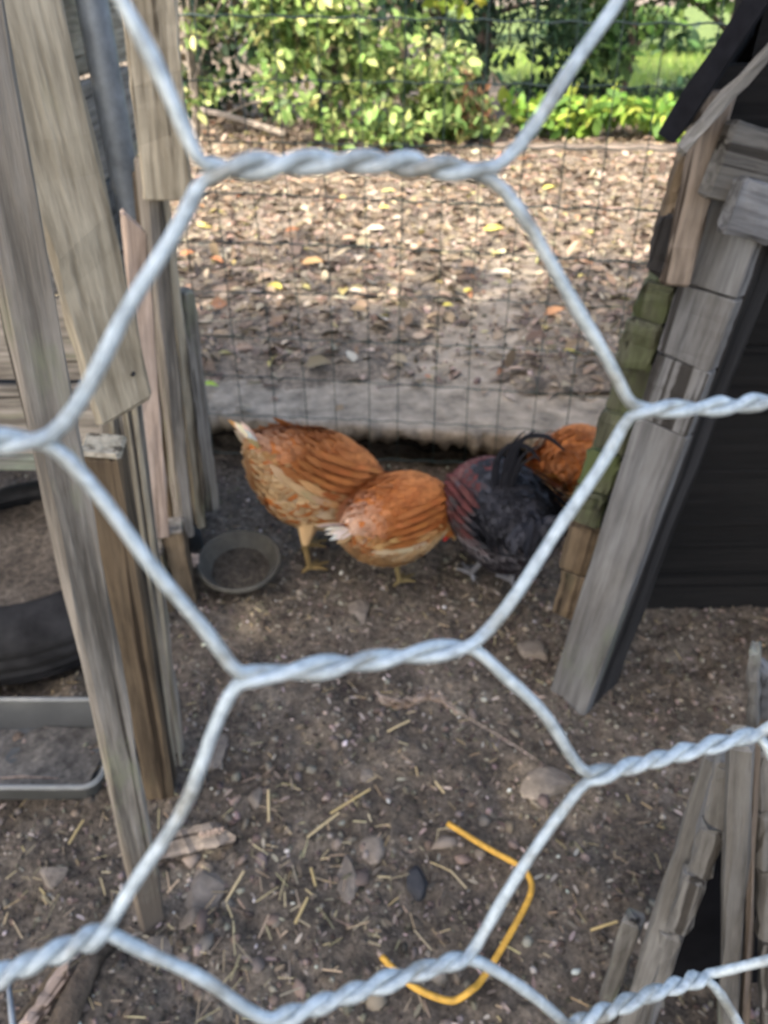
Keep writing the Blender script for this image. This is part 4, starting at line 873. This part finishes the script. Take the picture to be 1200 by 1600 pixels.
# ================================================================== THE WIRE NETTING IN FRONT
NET_D = .084
al, be, rot, sx, sy, tw, ox, oy = .2122, -.3652, .085, .5656, .297, .3793, .3667, .1675
Xc, Yc, Zc = Vector((1, 0, 0)), Vector((0, SP, CP)), Vector((0, CP, -SP))        # the netting was fitted in the view's own axes, built in the world's
def c2w(v): return Xc * v[0] + Yc * v[1] + Zc * v[2]
nrm = Vector((math.sin(be), math.sin(al) * math.cos(be), math.cos(al) * math.cos(be)))
q1 = Vector((0, 1, 0)).cross(nrm).normalized(); q2 = nrm.cross(q1)
E1 = q1 * math.cos(rot) + q2 * math.sin(rot); E2 = -q1 * math.sin(rot) + q2 * math.cos(rot)
MEAS = {(0, 0, 0): (318, 268), (0, 0, 1): (768, 272), (1, -1, 1): (80, 690), (1, 1, 0): (985, 640), (2, 0, 0): (372, 1060), (2, 0, 1): (742, 1008), (3, -1, 1): (168, 1455), (3, 1, 0): (918, 1215),
        (3, 1, 1): (1188, 1145), (4, 0, 0): (425, 1598), (4, 0, 1): (735, 1495), (5, 1, 1): (1105, 1525), (5, 1, 0): (888, 1605), (-1, -1, 1): (150, -75), (-1, 1, 0): (1008, -85), (-1, 1, 1): (1390, -120), (1, 1, 1): (1330, 600), (1, -1, 0): (-250, 740), (3, -1, 0): (-110, 1570)}
camp = Vector((0, 0, CAM_H)); rj = random.Random(5); JIT = {}
def node(r, c, e):
    if (r, c, e) in MEAS:
        u, v = MEAS[(r, c, e)]; d = Vector(((u - 600) / FPX, (800 - v) / FPX, 1)); return camp + c2w(d * (NET_D / d.dot(nrm)))
    rc, cc = max(-1, min(5, r)), max(-1, min(1, c))
    v = nrm + E1 * (ox + cc * sx + (e - .5) * tw) + E2 * (oy - rc * sy)
    p = camp + c2w(v * NET_D)
    p += Vector(((c - cc) * sx * NET_D, .0 + (.004 if c < -1 else 0), -(r - rc) * sy * NET_D))
    if (r, c, e) not in JIT: JIT[(r, c, e)] = Vector((rj.uniform(-.002, .002), 0, rj.uniform(-.002, .002)))
    return p + JIT[(r, c, e)]
WR = .00080
net = thing('chicken_wire', 'galvanized hexagonal chicken wire right in front of the view', 'wire netting', (0, .09, .55))
R0, R1, C0, C1 = -12, 20, -10, 10
for wv in range(R0, R1):
    path = []
    for c in range(C0, C1 + 1):
        r = wv if (wv + c) % 2 == 0 else wv + 1
        a, b = node(r, c, 0), node(r, c, 1); ax_ = (b - a); L = ax_.length; d = ax_.normalized()
        up = Vector((0, 0, 1)); up = (up - d * up.dot(d)).normalized(); sd_ = d.cross(up)
        inview = -2 <= r <= 6 and abs(c) <= 1
        turns = 3 if (r, c) in ((3, 1), (5, 1), (4, 0), (0, 0)) else (2 if (r * 3 + c) % 4 else 3); K = 34 if inview else 14; ph = math.pi if wv == r else 0      # upper and lower wire on opposite sides
        rr = random.Random(r * 91 + c * 17); sag = rr.uniform(-.0016, .0016); rb = random.Random(wv * 31 + c * 7)
        for k in range(K + 1):
            t = k / K; ang = ph - math.pi * 2 * turns * (t + .018 * math.sin(t * 9 + r)); 
            e_ = min(1, min(t, 1 - t) / .05)
            path.append(a + ax_ * t + (up * math.cos(ang) + sd_ * math.sin(ang)) * WR * (.84 + .16 * math.sin(t * 11 + r * 2 + c)) + up * sag * math.sin(math.pi * t))
        if c < C1:
            r2 = wv if (wv + c + 1) % 2 == 0 else wv + 1
            e = node(r2, c + 1, 0); pd = (e - b).cross(Vector((0, 1, 0))).normalized(); bow = pd * rb.uniform(-.0012, .0012); bw2 = pd * rb.uniform(-.0005, .0005)
            for k in (.06, .14, .24, .35, .46, .56, .66, .76, .86, .94): path.append(b.lerp(e, k) + bow * math.sin(math.pi * k) + bw2 * math.sin(math.pi * 3 * k))
    path = [path[0]] + [path[q - 1] * .22 + path[q] * .56 + path[q + 1] * .22 for q in range(1, len(path) - 1)] + [path[-1]]
    tube('wire', path, [WR * (1 + .13 * noise.noise(p * 330) + .08 * noise.noise(p * 900)) for p in path], M['zinc'], net, 10 if -3 <= wv <= 6 else 6)

# dusty cobweb clinging to the netting
cw = thing('cobweb', 'dusty pale cobweb hanging under the middle twisted wire', 'cobweb', camp + ray(650, 1100) * .11)
rc_ = random.Random(3)
for k in range(40):
    t0 = rc_.uniform(0, .8); L_ = rc_.uniform(.1, .3); pts = []
    for q in (0, .35, .7, 1):
        t = t0 + L_ * q; pts.append(camp + ray(588 + 128 * t + rc_.uniform(-4, 4), 1084 + 20 * t + 12 * math.sin(t * 7) + rc_.uniform(-9, 9)) * (.112 + rc_.uniform(-.003, .003)))
    tube('strand', pts, rc_.uniform(.00008, .0002), M['w_pale'], cw, 4)
tube('strand', [camp + ray(712, 1110) * .112, camp + ray(800, 1162) * .112, camp + ray(905, 1232) * .112], .00007, M['w_pale'], cw, 4)
